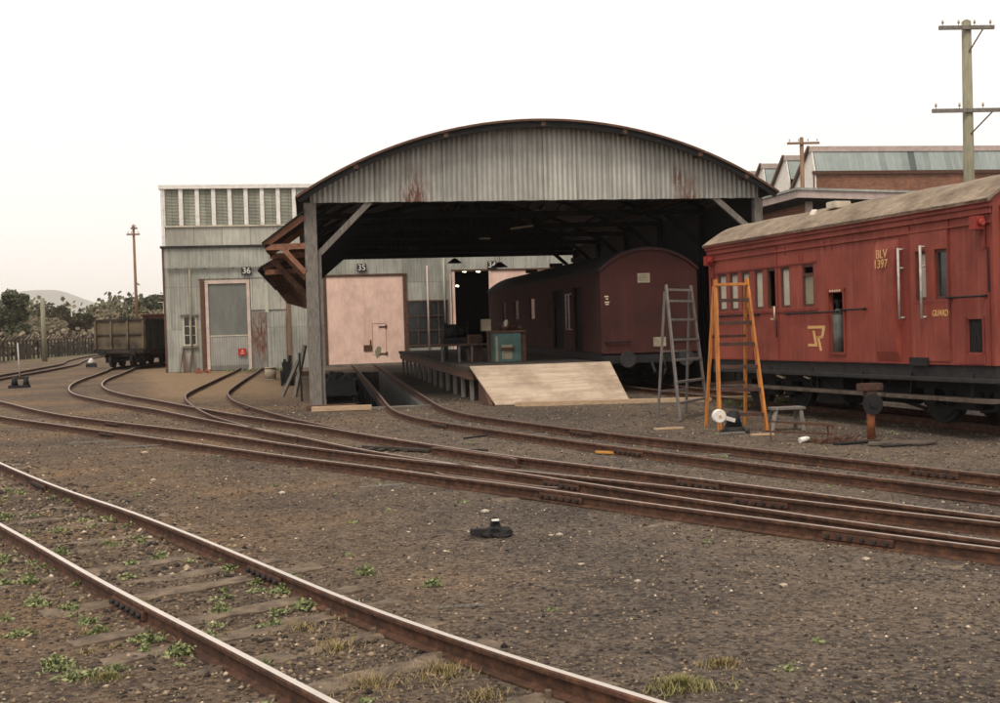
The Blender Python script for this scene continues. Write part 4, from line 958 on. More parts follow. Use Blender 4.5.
# roof
def roofmesh(L0, L1, w, rise, ez, ov, amp=.012):
    m = MB(); m.smooth = True; nx_, ny_ = 26, int((L1-L0)/.14); G = []
    for j in range(ny_+1):
        y = L0+(L1-L0)*j/ny_; row = []
        for i in range(nx_+1):
            x = -ov+(w+2*ov)*i/nx_; row.append((x, y, arcroof(x,rise,w,ez,ov)+(amp*math.sin(y*5.3+x*3)*math.sin(x*7+y) if 0<i<nx_ else 0)))
        G.append(row)
    vs = [p for r in G for p in r]; n = nx_+1
    m.add(vs, [(j*n+i, j*n+i+1, (j+1)*n+i+1, (j+1)*n+i) for j in range(ny_) for i in range(nx_)])
    low = [(x,y,z-.045) for x,y,z in vs]; m.add(low, [((j+1)*n+i, (j+1)*n+i+1, j*n+i+1, j*n+i) for j in range(ny_) for i in range(nx_)])
    for r in (G[0], G[-1]):
        for a, b in zip(r[:-1], r[1:]): m.add([a,b,(b[0],b[1],b[2]-.045),(a[0],a[1],a[2]-.045)], [(0,1,2,3)])
    for i in (0, nx_):
        for j in range(ny_): a,b = G[j][i],G[j+1][i]; m.add([a,b,(b[0],b[1],b[2]-.045),(a[0],a[1],a[2]-.045)], [(0,1,2,3)])
    return m
roof = vm(roofmesh(-.12,VL+.12,VW,.46,EZ,.1),'roof','canvas')
m = MB(); m.box(.46,.78,4.15,4.42,arcroof(.6)-.02,arcroof(.6)+.1); m.bar((.3,4.6,arcroof(.3)+.0),(.55,4.9,arcroof(.5)+.04),.1,.06); vm(m,'roof_vent','pale_cream',roof,.01)
for (y0,y1,x0,x1) in ((1.2,2.0,.1,.5),(5.0,5.5,.2,.6),(2.9,3.4,.4,.9)):
    pass
m = MB(); m.box(-.10,-.02,-.1,VL+.1,EZ-.06,EZ+.0); m.box(-.075,-.0,-.09,VL+.09,EZ-.12,EZ-.06); vm(m,'gutter_cornice','van_trim',None,.008)
m = MB(); m.box(-.045,-.0,-.06,VL+.06,EZ-.2,EZ-.12); m.box(-.03,-.0,-.04,VL+.04,EZ-.33,EZ-.3); vm(m,'eaves_board','van_red',None,.005)
m = MB(); m.box(0,.07,0,VL,EZ-.2,EZ-.02); m.box(VW-.07,VW,0,VL,EZ-.2,EZ-.02); vm(m,'side_header','van_red')
# beads, window frames, panes
m = MB()
for y in (.0,.78,1.64,5.27,7.68): m.box(-.018,-.001,y,y+.03,FZ+.0,EZ-.21)
for y in (6.16,): m.box(-.012,-.001,y,y+.02,FZ,z0w-.06)
m.box(-.022,-.001,4.05,7.55,z0w-.075,z0w-.03); m.box(-.02,-.001,4.05,7.6,z1w+.02,z1w+.05); m.box(-.022,-.001,.76,1.56,z0w-.06,z0w-.02)
m.box(-.012,-.001,0,VL,FZ,FZ+.03)
for y in (3.6,3.8,5.0): m.box(-.014,-.001,y,y+.015,FZ+1.85,FZ+2.0)
for y in (4.45,4.55): m.box(-.014,-.001,y,y+.025,FZ+1.72,FZ+1.86)
vm(m,'panel_beads','van_trim')
def vwin(a, b, z0, z1, pane, half=0, off=0, lab=None):
    m = MB(); f = .035; m.box(off+.012,off+.06,a,a+f,z0,z1); m.box(off+.012,off+.06,b-f,b,z0,z1); m.box(off+.012,off+.06,a+f,b-f,z0,z0+f*1.3); m.box(off+.012,off+.06,a+f,b-f,z1-f*1.3,z1)
    if half: m.box(off+.01,off+.058,a+f,b-f,z1-.2,z1-.15)
    w = vm(m,'window','van_frame')
    if pane: g = MB(); g.box(off+.04,off+.046,a+f,b-f,z0+f*1.3,(z1-.2) if half else z1-f*1.3); g.build('pane',MAT[pane],w)
    return w
panes = ['pane','pane','pane','pane',None,'pane','pane_dull']
for (a,b), p in zip(W_, panes): vwin(a,b,z0w,z1w,p,p=='pane_dull')
m = MB(); 
for (a,b) in W_[:7]: m.box(VW-.05,VW-.044,a,b,z0w,z1w)
vm(m,'far_side_panes','pane_dull')
vwin(1.28,1.51,z0w,z1w,'pane'); vwin(.83,1.09,z0w,z1w,'glass_dark')
# guard's lookout duckets, rounded panel beside the door
m = MB(); m.smooth = True; prof = []
for i in range(13):
    z = FZ+.03+(1.86-.0)*i/12; bul = .13*max(0,math.sin(PI*min(1,max(0,(i/12-.0)/1.0))))**.5; prof.append((z, bul))
for (z0,b0),(z1,b1) in zip(prof[:-1],prof[1:]):
    m.quad((-b0*.6,2.44,z0),(-b0,1.90,z0),(-b1,1.90,z1),(-b1*.6,2.44,z1))
    m.quad((-b0,1.90,z0),(0,1.885,z0),(0,1.885,z1),(-b1,1.90,z1)); m.quad((0,2.47,z0),(-b0*.6,2.44,z0),(-b1*.6,2.44,z1),(0,2.47,z1))
vm(m,'lookout_ducket','van_red')
m = MB(); m.box(-.006,-.0015,1.86,1.885,FZ+.6,FZ+1.8); m.box(-.008,-.0015,1.66,1.88,FZ+.0,EZ-.33); vm(m,'door_recess','van_trim')
m = MB(); m.box(-.02,-.009,.81,1.63,FZ+.05,FZ+1.95); 
# leave the door windows clear
d = MB(); d.wall(lambda u,z,dd: (-.02+dd,u,z), [.81,1.63],[FZ+.05,FZ+1.97],[(1.28,1.51,z0w,z1w),(.83,1.09,z0w,z1w)],.017); door = vm(d,'door','van_red')
m = MB(); m.box(-.026,-.0205,.795,.81,FZ+.05,FZ+1.97); m.box(-.026,-.0205,1.63,1.645,FZ+.05,FZ+1.97); vm(m,'door_edges','van_trim',door)
for y in (1.79,1.29):
    m = MB(); a, b = FZ+.67, FZ+1.73; m.cyl((-.10,y,a),(-.10,y,b),.018,n=8)
    for z in (a+.02,b-.3,b-.02): m.cyl((-.10,y,z),(-.005,y,z),.014,n=6)
    vm(m,'handrail','handrail')
for (a,b,z) in ((3.42,4.95,.825),(5.9,7.35,.835),(2.7,3.3,.85),(.04,.79,.95)):
    m = MB(); m.cyl((-.07,a,FZ+z),(-.07,b,FZ+z),.015,n=6)
    for y in (a+.04,b-.04): m.cyl((-.07,y,FZ+z),(0,y,FZ+z),.02,n=6)
    vm(m,'side_rail','iron_black')
m = MB(); m.cyl((-.05,5.33,FZ+.72),(-.05,5.33,FZ+.97),.016,n=6); m.bar((-.05,5.33,FZ+.74),(-.05,5.45,FZ+.75),.02,.02); vm(m,'white_hook','letter_white')
m = MB(); m.cyl((-.03,5.31,FZ+.42),(-.03,5.31,FZ+.72),.012,n=6); vm(m,'release_chain','iron_black')
# hatch with gas cylinder inside
m = MB(); m.box(-.025,-.001,3.27,3.32,FZ+.12,FZ+1.2); m.box(-.025,-.001,3.71,3.76,FZ+.12,FZ+1.2); m.box(-.03,-.001,3.27,3.76,FZ+1.14,FZ+1.2); m.box(-.025,-.001,3.32,3.71,FZ+.12,FZ+.16); h = vm(m,'hatch_frame','van_trim')
m = MB(); m.box(.45,.47,3.16,3.98,FZ+.05,FZ+1.2); vm(m,'hatch_back','black_void',h)
gc = thing('gas_cylinder', (0,0,0), 'grey gas cylinder standing in the open hatch of the red brake van', 'gas cylinder')
m = MB(); c0 = V((.13,3.66,FZ+.06)); m.smooth = True; m.cyl(c0,c0+V((0,0,.72)),.105,n=16); m.cyl(c0+V((0,0,.72)),c0+V((0,0,.82)),.105,.045,16); m.build('tank', MAT['iron_dark'], gc); m = MB(); m.cyl(c0+V((0,0,.82)),c0+V((0,0,.95)),.04,n=8); m.box(.08,.18,3.61,3.71,FZ+.97,FZ+1.03); m.build('valve', MAT['iron_dark'], gc)
for o in kids(gc): o.data.materials[0] = MAT['cylinder_grey'] if o.name.startswith('tank') else MAT['iron_dark']
bpy.context.view_layer.update(); gc.location = van.matrix_world @ V((.13,3.66,FZ+.06)); gc.rotation_euler = van.rotation_euler
for o in kids(gc): o.data.transform(Matrix.Translation(-c0))
# vent, step, lamps
m = MB()
for i in range(9): m.bar((.03,.17+i*.034,FZ+.18),(.03,.17+i*.034,FZ+.64),.012,.02)
m.bar((.02,.2,FZ+.22),(.02,.36,FZ+.6),.02,.02); v = vm(m,'side_vent','iron_black'); m = MB(); m.box(.055,.068,.15,.46,FZ+.18,FZ+.64); vm(m,'vent_back','black_void',v); m = MB(); m.box(-.03,-.001,.1,.5,FZ+.02,FZ+.15); m.box(-.025,-.001,.46,.49,FZ+.15,FZ+.67); m.box(-.025,-.001,.12,.15,FZ+.15,FZ+.67); vm(m,'vent_frame','van_trim',v)
m = MB(); m.box(-.05,-.021,1.26,1.66,FZ-.02,FZ+.1); vm(m,'door_step','iron_black')
for (y,s) in ((.0,1),(7.5,.9)):
    m = MB(); m.box(-.19,-.05,y+.02,y+.17*s,FZ+1.84,FZ+2.03); m.cyl((-.12,y+.02,FZ+1.935),(-.12,y-.03,FZ+1.935),.05,n=12); l = vm(m,'side_lamp','lamp_red',None,.01)
    m = MB(); m.box(-.05,-.02,y+.05,y+.12,FZ+1.6,FZ+1.9); vm(m,'lamp_bracket','van_trim',l)
m = MB(); m.box(-.03,-.0,.0,.02,FZ+1.0,FZ+1.6); vm(m,'corner_rod','iron_black')
# lettering on the side: text x runs towards -y (towards camera, left to right seen from the yard)
def on_side(y, z, x=-.004): return Matrix.Translation((x,y,z)) @ Matrix(((0,0,-1,0),(-1,0,0,0),(0,1,0,0),(0,0,0,1)))
text_mesh('lettering','BLV',.19,MAT['letter_yellow'],van,on_side(2.17,FZ+1.665,-.112),.003,sx=.88)
text_mesh('lettering','1397',.19,MAT['letter_yellow'],van,on_side(2.18,FZ+1.515,-.124),.003,sx=.88)
text_mesh('lettering','GUARD',.13,MAT['letter_yellow'],van,on_side(.985,FZ+.735,-.024),.003,sx=.76)
# emblem made of angular strokes: u to the right (towards -y), v up
m = MB(); ex, ez_ = 4.36, FZ+.255; sx_, sz_ = .51, .35
def st(poly): m.prism([(-.003, ex-u*sx_, ez_+v*sz_) for u, v in poly], (-.004,0,0))
st([(0,1),(1,1),(1,.86),(0,.86)]); st([(.84,.86),(1,.86),(.88,.42),(.74,.42)]); st([(.5,.5),(.86,.5),(.84,.38),(.5,.38)])
st([(.27,.76),(.4,.76),(.54,.0),(.41,.0)]); st([(0,.13),(.42,.13),(.42,0),(0,0)]); st([(.5,.5),(.64,.5),(.8,-.18),(.68,-.22)])
vm(m,'emblem','letter_yellow')
m = MB()
for i in range(5): m.box(-.034,-.031,3.36+i*.065,3.40+i*.065,FZ+1.155,FZ+1.185)
vm(m,'small_marks','letter_white',h)
m = MB(); m.bar((-.005,1.05,FZ+.16),(-.005,.95,FZ+.06),.004,.02); vm(m,'chalk_mark','letter_white')
# underframe
m = MB(); m.box(.03,.14,-.05,VL+.05,FZ-.26,FZ-.002); m.box(VW-.14,VW-.03,-.05,VL+.05,FZ-.26,FZ-.002)
for y in (0,1.1,2.6,3.9,5.2,6.5,VL-.12): m.box(.14,VW-.14,y,y+.12,FZ-.22,FZ-.01)
vm(m,'underframe','iron_dark')
for (za,w) in ((-.235,.2),(-.51,.24)):
    m = MB()
    segs = [(-.1,7.5)] if za > -.4 else [(-.1,.95),(1.0,2.15),(2.25,5.05),(5.1,7.4)]
    for (a,b) in segs: m.box(-.12,-.12+w,a,b,FZ+za,FZ+za+.055)
    fb = vm(m,'footboard','iron_dark' if za > -.4 else 'plate_brown',None,.006); 
    m = MB()
    for y in (.4,1.7,2.9,4.3,5.6,6.9): m.bar((.06,y,FZ-.05),(-.02,y,FZ+za),.03,.015)
    m.build('hanger', MAT['iron_black'], fb)
m = MB(); m.tube([(.2,2.35,FZ-.25),(.2,2.9,FZ-.5),(.2,4.4,FZ-.5),(.2,5.1,FZ-.25)],.02,6); m.bar((.2,2.9,FZ-.5),(.2,2.9,FZ-.2),.05,.05); m.bar((.2,4.4,FZ-.5),(.2,4.4,FZ-.2),.05,.05); m.bar((.1,3.4,FZ-.7),(.1,4.2,FZ-.25),.02,.03); vm(m,'truss_rod','iron_black')
m = MB(); m.cyl((.7,2.4,FZ-.48),(.7,3.5,FZ-.48),.19,n=16); vm(m,'air_tank','iron_black')
m = MB(); m.box(.25,.9,3.75,4.5,FZ-.72,FZ-.27); vm(m,'battery_box','iron_black',None,.01)
m = MB(); m.cyl((1.5,3.0,FZ-.45),(1.5,3.6,FZ-.45),.2,n=14); m.box(1.0,1.2,2.3,4.6,FZ-.4,FZ-.3); m.bar((.75,2.3,FZ-.74),(.75,3.1,FZ-.6),.04,.05); vm(m,'brake_gear','iron_black')
m = MB()
for x, z, w in ((.3,-.285,.1),(.3,-.285,.12)): pass
m.bar((.0,5.15,FZ-.3),(.0,5.35,FZ-.26),.06,.03); m.bar((.0,4.35,FZ-.29),(.0,4.5,FZ-.26),.05,.03); vm(m,'pale_tag','letter_white')
RAILTOP = .12
def bogie(yc, wb=1.5, parent=None, xc=VW/2, g=.5, r=.4, zc=None, name='bogie', frame=True):
    parent = parent or van; zc = zc if zc is not None else RAILTOP+r+.0
    m = MB()
    for sx in (-1,1):
        x = xc+sx*(g+.2); m.box(x-.05,x+.05,yc-wb/2-.38,yc+wb/2+.38,zc+.12,zc+.26); m.prism([(x-.04,yc-.5,zc+.12),(x-.04,yc+.5,zc+.12),(x-.04,yc+.3,zc-.16),(x-.04,yc-.3,zc-.16)],(.08,0,0))
        for s in (-1,1):
            m.box(x-.1,x+.1,yc+s*wb/2-.12,yc+s*wb/2+.12,zc-.13,zc+.14)
            m.bar((x,yc+s*wb/2,zc-.12),(x,yc+s*.25,zc-.17),.05,.05); m.cyl((x+sx*.06,yc+s*.3,zc-.1),(x+sx*.06,yc+s*.3,zc+.12),.07,n=8)
    m.box(xc-.7,xc+.7,yc-.15,yc+.15,zc-.02,zc+.16)
    b = m.build(name, MAT['iron_black'], parent)
    for s in (-1,1):
        for sx in (-1,1):
            w = MB(); w.mi = 0; x = xc+sx*g; y = yc+s*wb/2
            w.cyl((x-.06,y,zc),(x+.06,y,zc),r,n=32); w.cyl((x-sx*.07,y,zc),(x-sx*.045,y,zc),r+.03,n=32)
            w.cyl((x+sx*.06,y,zc),(x+sx*.075,y,zc),r*.85,r*.82,32); w.cyl((x+sx*.07,y,zc),(x+sx*.13,y,zc),.09,n=14); w.build('wheel', MAT['iron_dark'], b)
        w = MB(); w.cyl((xc-g,yc+s*wb/2,zc),(xc+g,yc+s*wb/2,zc),.06,n=10); w.build('axle', MAT['iron_black'], b)
    return b
bogie(1.12,1.48); bogie(6.45,1.4)
m = MB(); m.box(VW/2-.15,VW/2+.15,-.45,-.07,FZ-.22,FZ-.02); m.cyl((VW/2,-.45,FZ-.12),(VW/2,-.7,FZ-.12),.06,n=8); vm(m,'coupler','iron_black')
for y in (-.07,): 
    for x in (.35,VW-.35):
        m = MB(); m.cyl((x,-.09,FZ+.2),(x,-.09,FZ+.9),.014,n=6); vm(m,'end_handrail','handrail')
m = MB(); m.box(.12,.2,-.1,-.071,FZ-.1,EZ-.1); vm(m,'end_post','iron_black')

# ------------------------------------------------------------------ maroon van standing in the shed
v2 = thing('goods_van', (7.0,27.2,0), 'long dark maroon van with rounded end standing inside the arched shed', 'railway van')
def m2(m, name, mat, parent=None): return m.build(name, MAT[mat], parent or v2)
w2, l2, f2, e2, r2 = 2.45, 17.4, .97, 3.0, .54
yh = [(1.9,2.9,f2+.02,e2-.35),(4.1,5.5,f2+.02,e2-.35),(8.2,9.0,f2+.9,e2-.5),(11,11.8,f2+.9,e2-.5),(13.6,14.2,f2+.9,e2-.5)]
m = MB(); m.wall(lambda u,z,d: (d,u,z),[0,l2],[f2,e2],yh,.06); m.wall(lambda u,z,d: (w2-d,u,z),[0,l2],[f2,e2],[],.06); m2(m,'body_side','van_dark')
def end2(y0,y1):
    m = MB(); n = 28; top = [(w2*i/n, arcroof(w2*i/n,r2,w2,e2,.05)-.03) for i in range(n+1)]
    m.prism([(0,y0,f2)]+[(x,y0,z) for x,z in top]+[(w2,y0,f2)],(0,y1-y0,0)); return m
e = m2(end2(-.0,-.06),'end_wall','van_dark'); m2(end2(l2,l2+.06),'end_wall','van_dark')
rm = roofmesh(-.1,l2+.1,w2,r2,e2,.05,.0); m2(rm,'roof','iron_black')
m = MB(); n = 28
for i in range(n):
    a, b = w2*i/n, w2*(i+1)/n; m.bar((a,-.085,arcroof(a,r2,w2,e2,.05)-.05),(b,-.085,arcroof(b,r2,w2,e2,.05)-.05),.05,.05)
m.box(-.03,.03,-.09,l2,e2-.03,e2+.03); m.box(0,w2,-.1,-.06,f2-.05,f2+.05); m2(m,'end_bead','van_dark')
m = MB(); m.box(.06,w2-.06,0,l2,f2,f2+.05); m2(m,'floor','dark_wood')
for (a,b,c,d) in yh[:2]:
    m = MB(); m.box(.09,.12,a,b,c,d); m2(m,'sliding_door','black_void')
for (a,b,c,d) in yh[2:]:
    m = MB(); m.box(.03,.05,a,b,c,d); m2(m,'window','glass_dark')
m = MB(); m.box(.94,1.25,-.075,-.061,2.67,2.90); s = m2(m,'end_placard','tin_can'); m = MB()
for z in (2.72,2.78,2.84): m.box(.98,1.2,-.079,-.0755,z,z+.018)
m2(m,'placard_lines','timber_grey',s)
m = MB(); m.box(1.3,1.62,-.075,-.061,1.1,1.33); m2(m,'end_placard','tin_can')
m = MB()
for (u,z,w) in ((.1,2.34,.1),(.13,2.28,.06),(.1,2.2,.12),(.12,2.15,.08)): m.box(u,u+w,-.066,-.061,z,z+.03)
m2(m,'end_number','letter_white')
for (y,z0,z1) in ((3.05,1.55,2.5),(3.4,1.55,2.5),(5.7,1.6,2.3),(1.7,1.6,2.2)):
    m = MB(); m.cyl((-.08,y,z0),(-.08,y,z1),.02,n=6); m.cyl((-.08,y,z0),(0,y,z0),.015,n=6); m.cyl((-.08,y,z1),(0,y,z1),.015,n=6); m2(m,'handrail','handrail' if y == 3.05 or y == 3.4 else 'iron_dark')
for (x0,x1,z) in ((.1,.7,1.25),(1.75,2.3,1.3)):
    m = MB(); m.cyl((x0,-.12,z),(x1,-.12,z),.018,n=6); m.cyl((x0,-.12,z),(x0,-.06,z),.02,n=6); m.cyl((x1,-.12,z),(x1,-.06,z),.02,n=6); m2(m,'end_rail','iron_black')
m = MB(); m.box(0,w2,-.1,l2,f2-.25,f2-.01); m2(m,'underframe','iron_black')
for x in (.5,1.95):
    m = MB(); m.cyl((x,-.12,f2-.14),(x,-.55,f2-.14),.07,n=10); m.cyl((x,-.55,f2-.14),(x,-.6,f2-.14),.2,n=18); m2(m,'buffer','iron_dark')
m = MB(); m.cyl((w2/2,-.1,f2-.2),(w2/2,-.4,f2-.5),.04,n=8); m2(m,'drawhook','iron_black'); m = MB(); m.tube([(w2/2+.3,-.12,f2-.1),(w2/2+.32,-.25,f2-.4),(w2/2+.25,-.2,f2-.65)],.03,6); m2(m,'coupling_hose','iron_black')
bogie(2.1,1.6,v2,w2/2); bogie(l2-2.3,1.6,v2,w2/2)
m = MB()
for y in (5,8,12): m.box(.5,.9,y,y+.16,arcroof(.7,r2,w2,e2,.05),arcroof(.7,r2,w2,e2,.05)+.12)
m2(m,'roof_vents','iron_dark')

# ------------------------------------------------------------------ open coal wagon and neighbours on the left
wg = thing('open_wagon', (-10.17,57.6,0), 'rusty steel open coal wagon standing beside the grey shed on the left', 'wagon', rz=-.21)
def gm(m, name, mat, parent=None): return m.build(name, mat if not isinstance(mat,str) else MAT[mat], parent or wg)
MAT['coal_wagon'] = simple('rusty_coal_wagon_steel', (.115,.087,.056), (.034,.026,.02), 1.3, .9, bump=.5, c3=(.155,.12,.075), lo=.35, hi=.65)
MAT['steel_dark'] = simple('dark_steel', (.05,.038,.028), (.02,.016,.014), 2, .9)  # darker copy of the wagon steel, side shading put into the colour
ww, wl, z0, z1 = 2.5, 6.2, 1.0, 2.38
m = MB(); m.box(0,ww,0,.05,z0,z1); gm(m,'end_panel','coal_wagon'); m = MB(); m.box(0,ww,wl-.05,wl,z0,z1); gm(m,'end_panel','steel_dark')
for x in (0,ww-.05): m = MB(); m.box(x,x+.05,.05,wl-.05,z0,z1); gm(m,'side_panel','steel_dark')
m = MB(); m.box(.05,ww-.05,.05,wl-.05,z0,z0+.06); gm(m,'floor','steel_dark')
m = MB(); m.box(-.05,ww+.05,-.07,-.001,z1-.03,z1+.06); m.box(ww,ww+.06,-.07,wl,z1-.03,z1+.06); m.box(-.06,0,-.07,wl,z1-.03,z1+.06); gm(m,'top_rim','steel_dark')
for x in (.04,.8,1.6,2.36):
    m = MB(); m.prism([(x,-.002,z0-.1),(x,-.15,z0),(x,-.07,z1-.03),(x,-.002,z1-.03)],(.1,0,0)); gm(m,'stanchion','coal_wagon')
for y in (.7,1.7,2.7,3.7,4.7,5.7):
    m = MB(); m.prism([(ww+.001,y,z0-.1),(ww+.15,y,z0),(ww+.07,y,z1-.03),(ww+.001,y,z1-.03)],(0,.1,0)); gm(m,'stanchion','steel_dark')
m = MB(); m.box(.02,ww-.02,-.06,-.002,1.66,1.72); gm(m,'mid_rib','steel_dark')
m = MB(); m.prism([(.1,.2,z0),(ww-.1,.2,z0),(ww-.6,.4,.62),(.6,.4,.62)],(0,wl-.6,0)); gm(m,'hopper_bottom','coal_wagon')
m = MB(); m.box(.1,ww-.1,-.1,wl+.1,.8,.98); gm(m,'underframe','steel_dark')
for x in (.5,ww-.5): m = MB(); m.cyl((x,-.1,.88),(x,-.4,.88),.07,n=8); m.cyl((x,-.4,.88),(x,-.45,.88),.17,n=14); gm(m,'buffer','iron_black')
bogie(.95,1.2,wg,ww/2,.52,.36); bogie(wl-1.2,1.2,wg,ww/2,.52,.36)
m = MB(); m.bar((ww+.1,3.2,2.0),(ww+.35,2.9,1.6),.05,.05); m.bar((ww+.1,3.2,1.4),(ww+.35,2.9,1.7),.05,.05); gm(m,'end_lever','van_trim')
rw = thing('red_wagon', (-9.1,65.2,0), 'dull red wagon top just showing behind the open coal wagon', 'wagon', rz=-.21)
m = MB(); m.box(.2,2.7,0,6.5,.95,2.66); m.box(.1,2.8,-.05,6.55,2.66,2.74); m.build('body', MAT['van_dark'], rw)
for s in (0,1):
    for x in (.95,1.95): m = MB(); m.cyl((x-.06,1.4+s*3.6,.5),(x+.06,1.4+s*3.6,.5),.38,n=24); m.build('wheel', MAT['iron_dark'], rw)
m = MB(); m.box(.3,2.6,-.05,6.5,.72,.95); m.build('underframe', MAT['iron_black'], rw)
lw = thing('low_wagon', (-20.05,78,0), 'low wagon with cream top and dark teal underside cut off by the left edge', 'wagon', rz=.18)
m = MB(); m.box(-2.3,0,0,7,1.0,1.8); b = m.build('body', MAT['pale_cream'], lw,.02); m = MB(); m.box(-2.34,.04,-.04,7.04,1.78,1.86); m.box(-.0,.04,0,7,1.38,1.42); m.build('top_rail', MAT['timber_brown'], b)
m = MB(); m.box(-2.25,-.05,.05,6.95,.6,1.0); m.build('underframe', MAT['teal'], lw)
for s in (0,1):
    for x in (-.6,-1.7): m = MB(); m.cyl((x-.06,1.5+s*4,.45),(x+.06,1.5+s*4,.45),.34,n=22); m.build('wheel', MAT['iron_dark'], lw)

# ------------------------------------------------------------------ platform, ramp and benches
pf = thing('loading_platform', (3.6,26.2,0), 'long low timber platform inside the arched shed', 'platform')
po = V((3.6,26.2,0))
def pm(m, name, mat, parent=None): o = m.build(name, MAT[mat], parent or pf); o.location = -po if parent is None else (0,0,0); return o
m = MB(); m.prism([(3.58,26.2,.7),(6.82,26.2,.7),(6.82,44,.7),(3.36,44,.7)],(0,0,.09)); pm(m,'deck','platform_top')
m = MB(); m.prism([(3.6,26.22,.5),(3.7,26.22,.5),(3.5,44,.5),(3.4,44,.5)],(0,0,.199)); m.box(3.7,6.8,26.25,26.35,.5,.699); m.box(6.7,6.8,26.4,44,.5,.699); pm(m,'edge_beam','timber_brown')
for i in range(13):
    y = 26.35+i*1.42; x = 3.64-(y-26.2)*.0118
    m = MB(); m.box(x,x+.09,y,y+.09,0,.5); pm(m,'leg','timber_grey')
    m = MB(); m.box(6.6,6.7,y,y+.1,0,.5); pm(m,'leg','dark_wood')
rp = thing('ramp', (3.9,24.5,0), 'pale plywood ramp leading up to the platform', 'ramp')
m = MB(); m.add([(3.92,24.5,.015),(6.86,24.35,.015),(6.94,26.18,.78),(3.62,26.18,.78),(3.92,24.5,.045),(6.86,24.35,.045),(6.94,26.18,.815),(3.62,26.18,.815)],[(0,3,2,1),(4,5,6,7),(0,1,5,4),(1,2,6,5),(2,3,7,6),(3,0,4,7)]); o = m.build('sheet', MAT['ply'], rp); o.location = (-3.9,-24.5,0)
m = MB(); m.box(3.75,3.83,25.2,26.15,0,.02)
for x in (3.8,5.3,6.8): m.add([(x,24.6,0),(x+.08,24.6,0),(x+.08,26.15,0),(x,26.15,0),(x,24.6,.03),(x+.08,24.6,.03),(x+.08,26.15,.77),(x,26.15,.77)],[(0,3,2,1),(4,5,6,7),(0,1,5,4),(1,2,6,5),(2,3,7,6),(3,0,4,7)])
o = m.build('joist', MAT['timber_brown'], rp); o.location = (-3.9,-24.5,0)
m = MB(); m.bar((4.3,24.22,.03),(9.6,23.15,.03),.16,.12); tag(m.build('timber_kerb', MAT['timber_pale'],None,.01), 'long pale timber laid on the ground from the ramp foot towards the red van', 'timber baulk')
wb = thing('workbench', (4.6,28.7,.79), 'teal fronted workbench with a dark top on the platform', 'workbench')
m = MB(); m.box(0,.7,0,.5,0,.74); m.build('cabinet', MAT['teal'], wb, .015)
m = MB(); m.box(-.06,.84,-.03,.9,.745,.8); m.build('bench_top', MAT['timber_brown'], wb)
m = MB(); m.box(.2,.46,-.02,-.003,.08,.44); d = m.build('drawer_front', MAT['tin_can'], wb); m = MB(); m.box(.18,.52,-.08,-.021,.3,.37); m.build('tray', MAT['iron_rust'], d)
m = MB(); m.box(.04,.1,-.02,-.003,.02,.66); m.build('side_strip', MAT['tin_can'], wb)
for (a,b,c) in ((.72,.84,.1),(-.04,-.001,.5)): m = MB(); m.box(a,b,c,.9,.0,.744); m.build('side_frame', MAT['timber_brown'], wb)
t = thing('cardboard_box', (4.5,29.3,1.59), 'pale box standing on the left end of the workbench', 'box'); m = MB(); m.box(-.12,.12,-.12,.12,0,.3); b = m.build('carton', MAT['tin_can'], t,.008); m = MB(); m.box(-.125,.125,-.02,.02,.3,.306); m.build('tape', MAT['timber_brown'], b)
m = MB()
for i in range(16):
    a = V((random.uniform(.0,.6),random.uniform(0,.4),random.uniform(0,.1))); b = a+V((random.uniform(-.15,.15),random.uniform(-.1,.1),random.uniform(.02,.14))); m.bar(a,b,random.uniform(.04,.12),random.uniform(.03,.1))
tag(m.build('tool_heap', MAT['iron_rust'], None, .005, (4.72,28.85,1.59)), 'brown heap of tools and rags on the workbench top', 'tools')
m = MB(); m.smooth=True; m.cyl((0,0,0),(.03,0,.14),.09,.06,10); m.cyl((.03,0,.14),(.05,0,.2),.06,.02,10); tag(m.build('cloth_bundle', MAT['pale_cream'], None, 0, (4.95,29.0,1.66)), 'pale cloth bundle on top of the tool heap', 'bundle')
t = thing('low_table', (3.75,29.8,.79), 'low table with pale legs at the platform edge', 'table')
m = MB(); m.box(-.35,.85,0,.7,.42,.47); m.build('table_top', MAT['timber_brown'], t)
for (x,y) in ((.08,.02),(.42,.02),(-.3,.6),(.75,.6)): m = MB(); m.box(x,x+.05,y,y+.05,0,.42); m.build('leg', MAT['timber_grey'], t)
t = thing('black_machine', (3.75,31.2,.79), 'dark lathe-like machine on the platform left of the workbench', 'machine')
m = MB(); m.box(-.15,.5,0,.5,.45,.62); m.cyl((-.1,.25,.8),(.25,.25,.8),.19,n=16); m.cyl((.25,.25,.8),(.5,.25,.8),.1,n=12); m.build('head', MAT['iron_black'], t)
for x in (-.1,.35): m = MB(); m.box(x,x+.1,.1,.4,0,.45); m.build('stand', MAT['iron_black'], t)
m = MB(); m.cyl((.55,.1,.4),(.55,.1,1.1),.02,n=6); m.cyl((.0,.1,.9),(-.1,.0,1.05),.02,n=6); m.build('lever', MAT['iron_dark'], t)
t = thing('cabinet', (4.15,30.0,.79), 'dark narrow cupboard left of the workbench', 'cupboard'); m = MB(); m.box(0,.35,0,.4,0,.7); m.build('body', MAT['timber_brown'], t,.01); m = MB(); m.box(.03,.32,-.015,-.002,.03,.67); m.cyl((.28,-.03,.35),(.28,-.015,.35),.015,n=8); m.build('door', MAT['ladder_dark'], t)
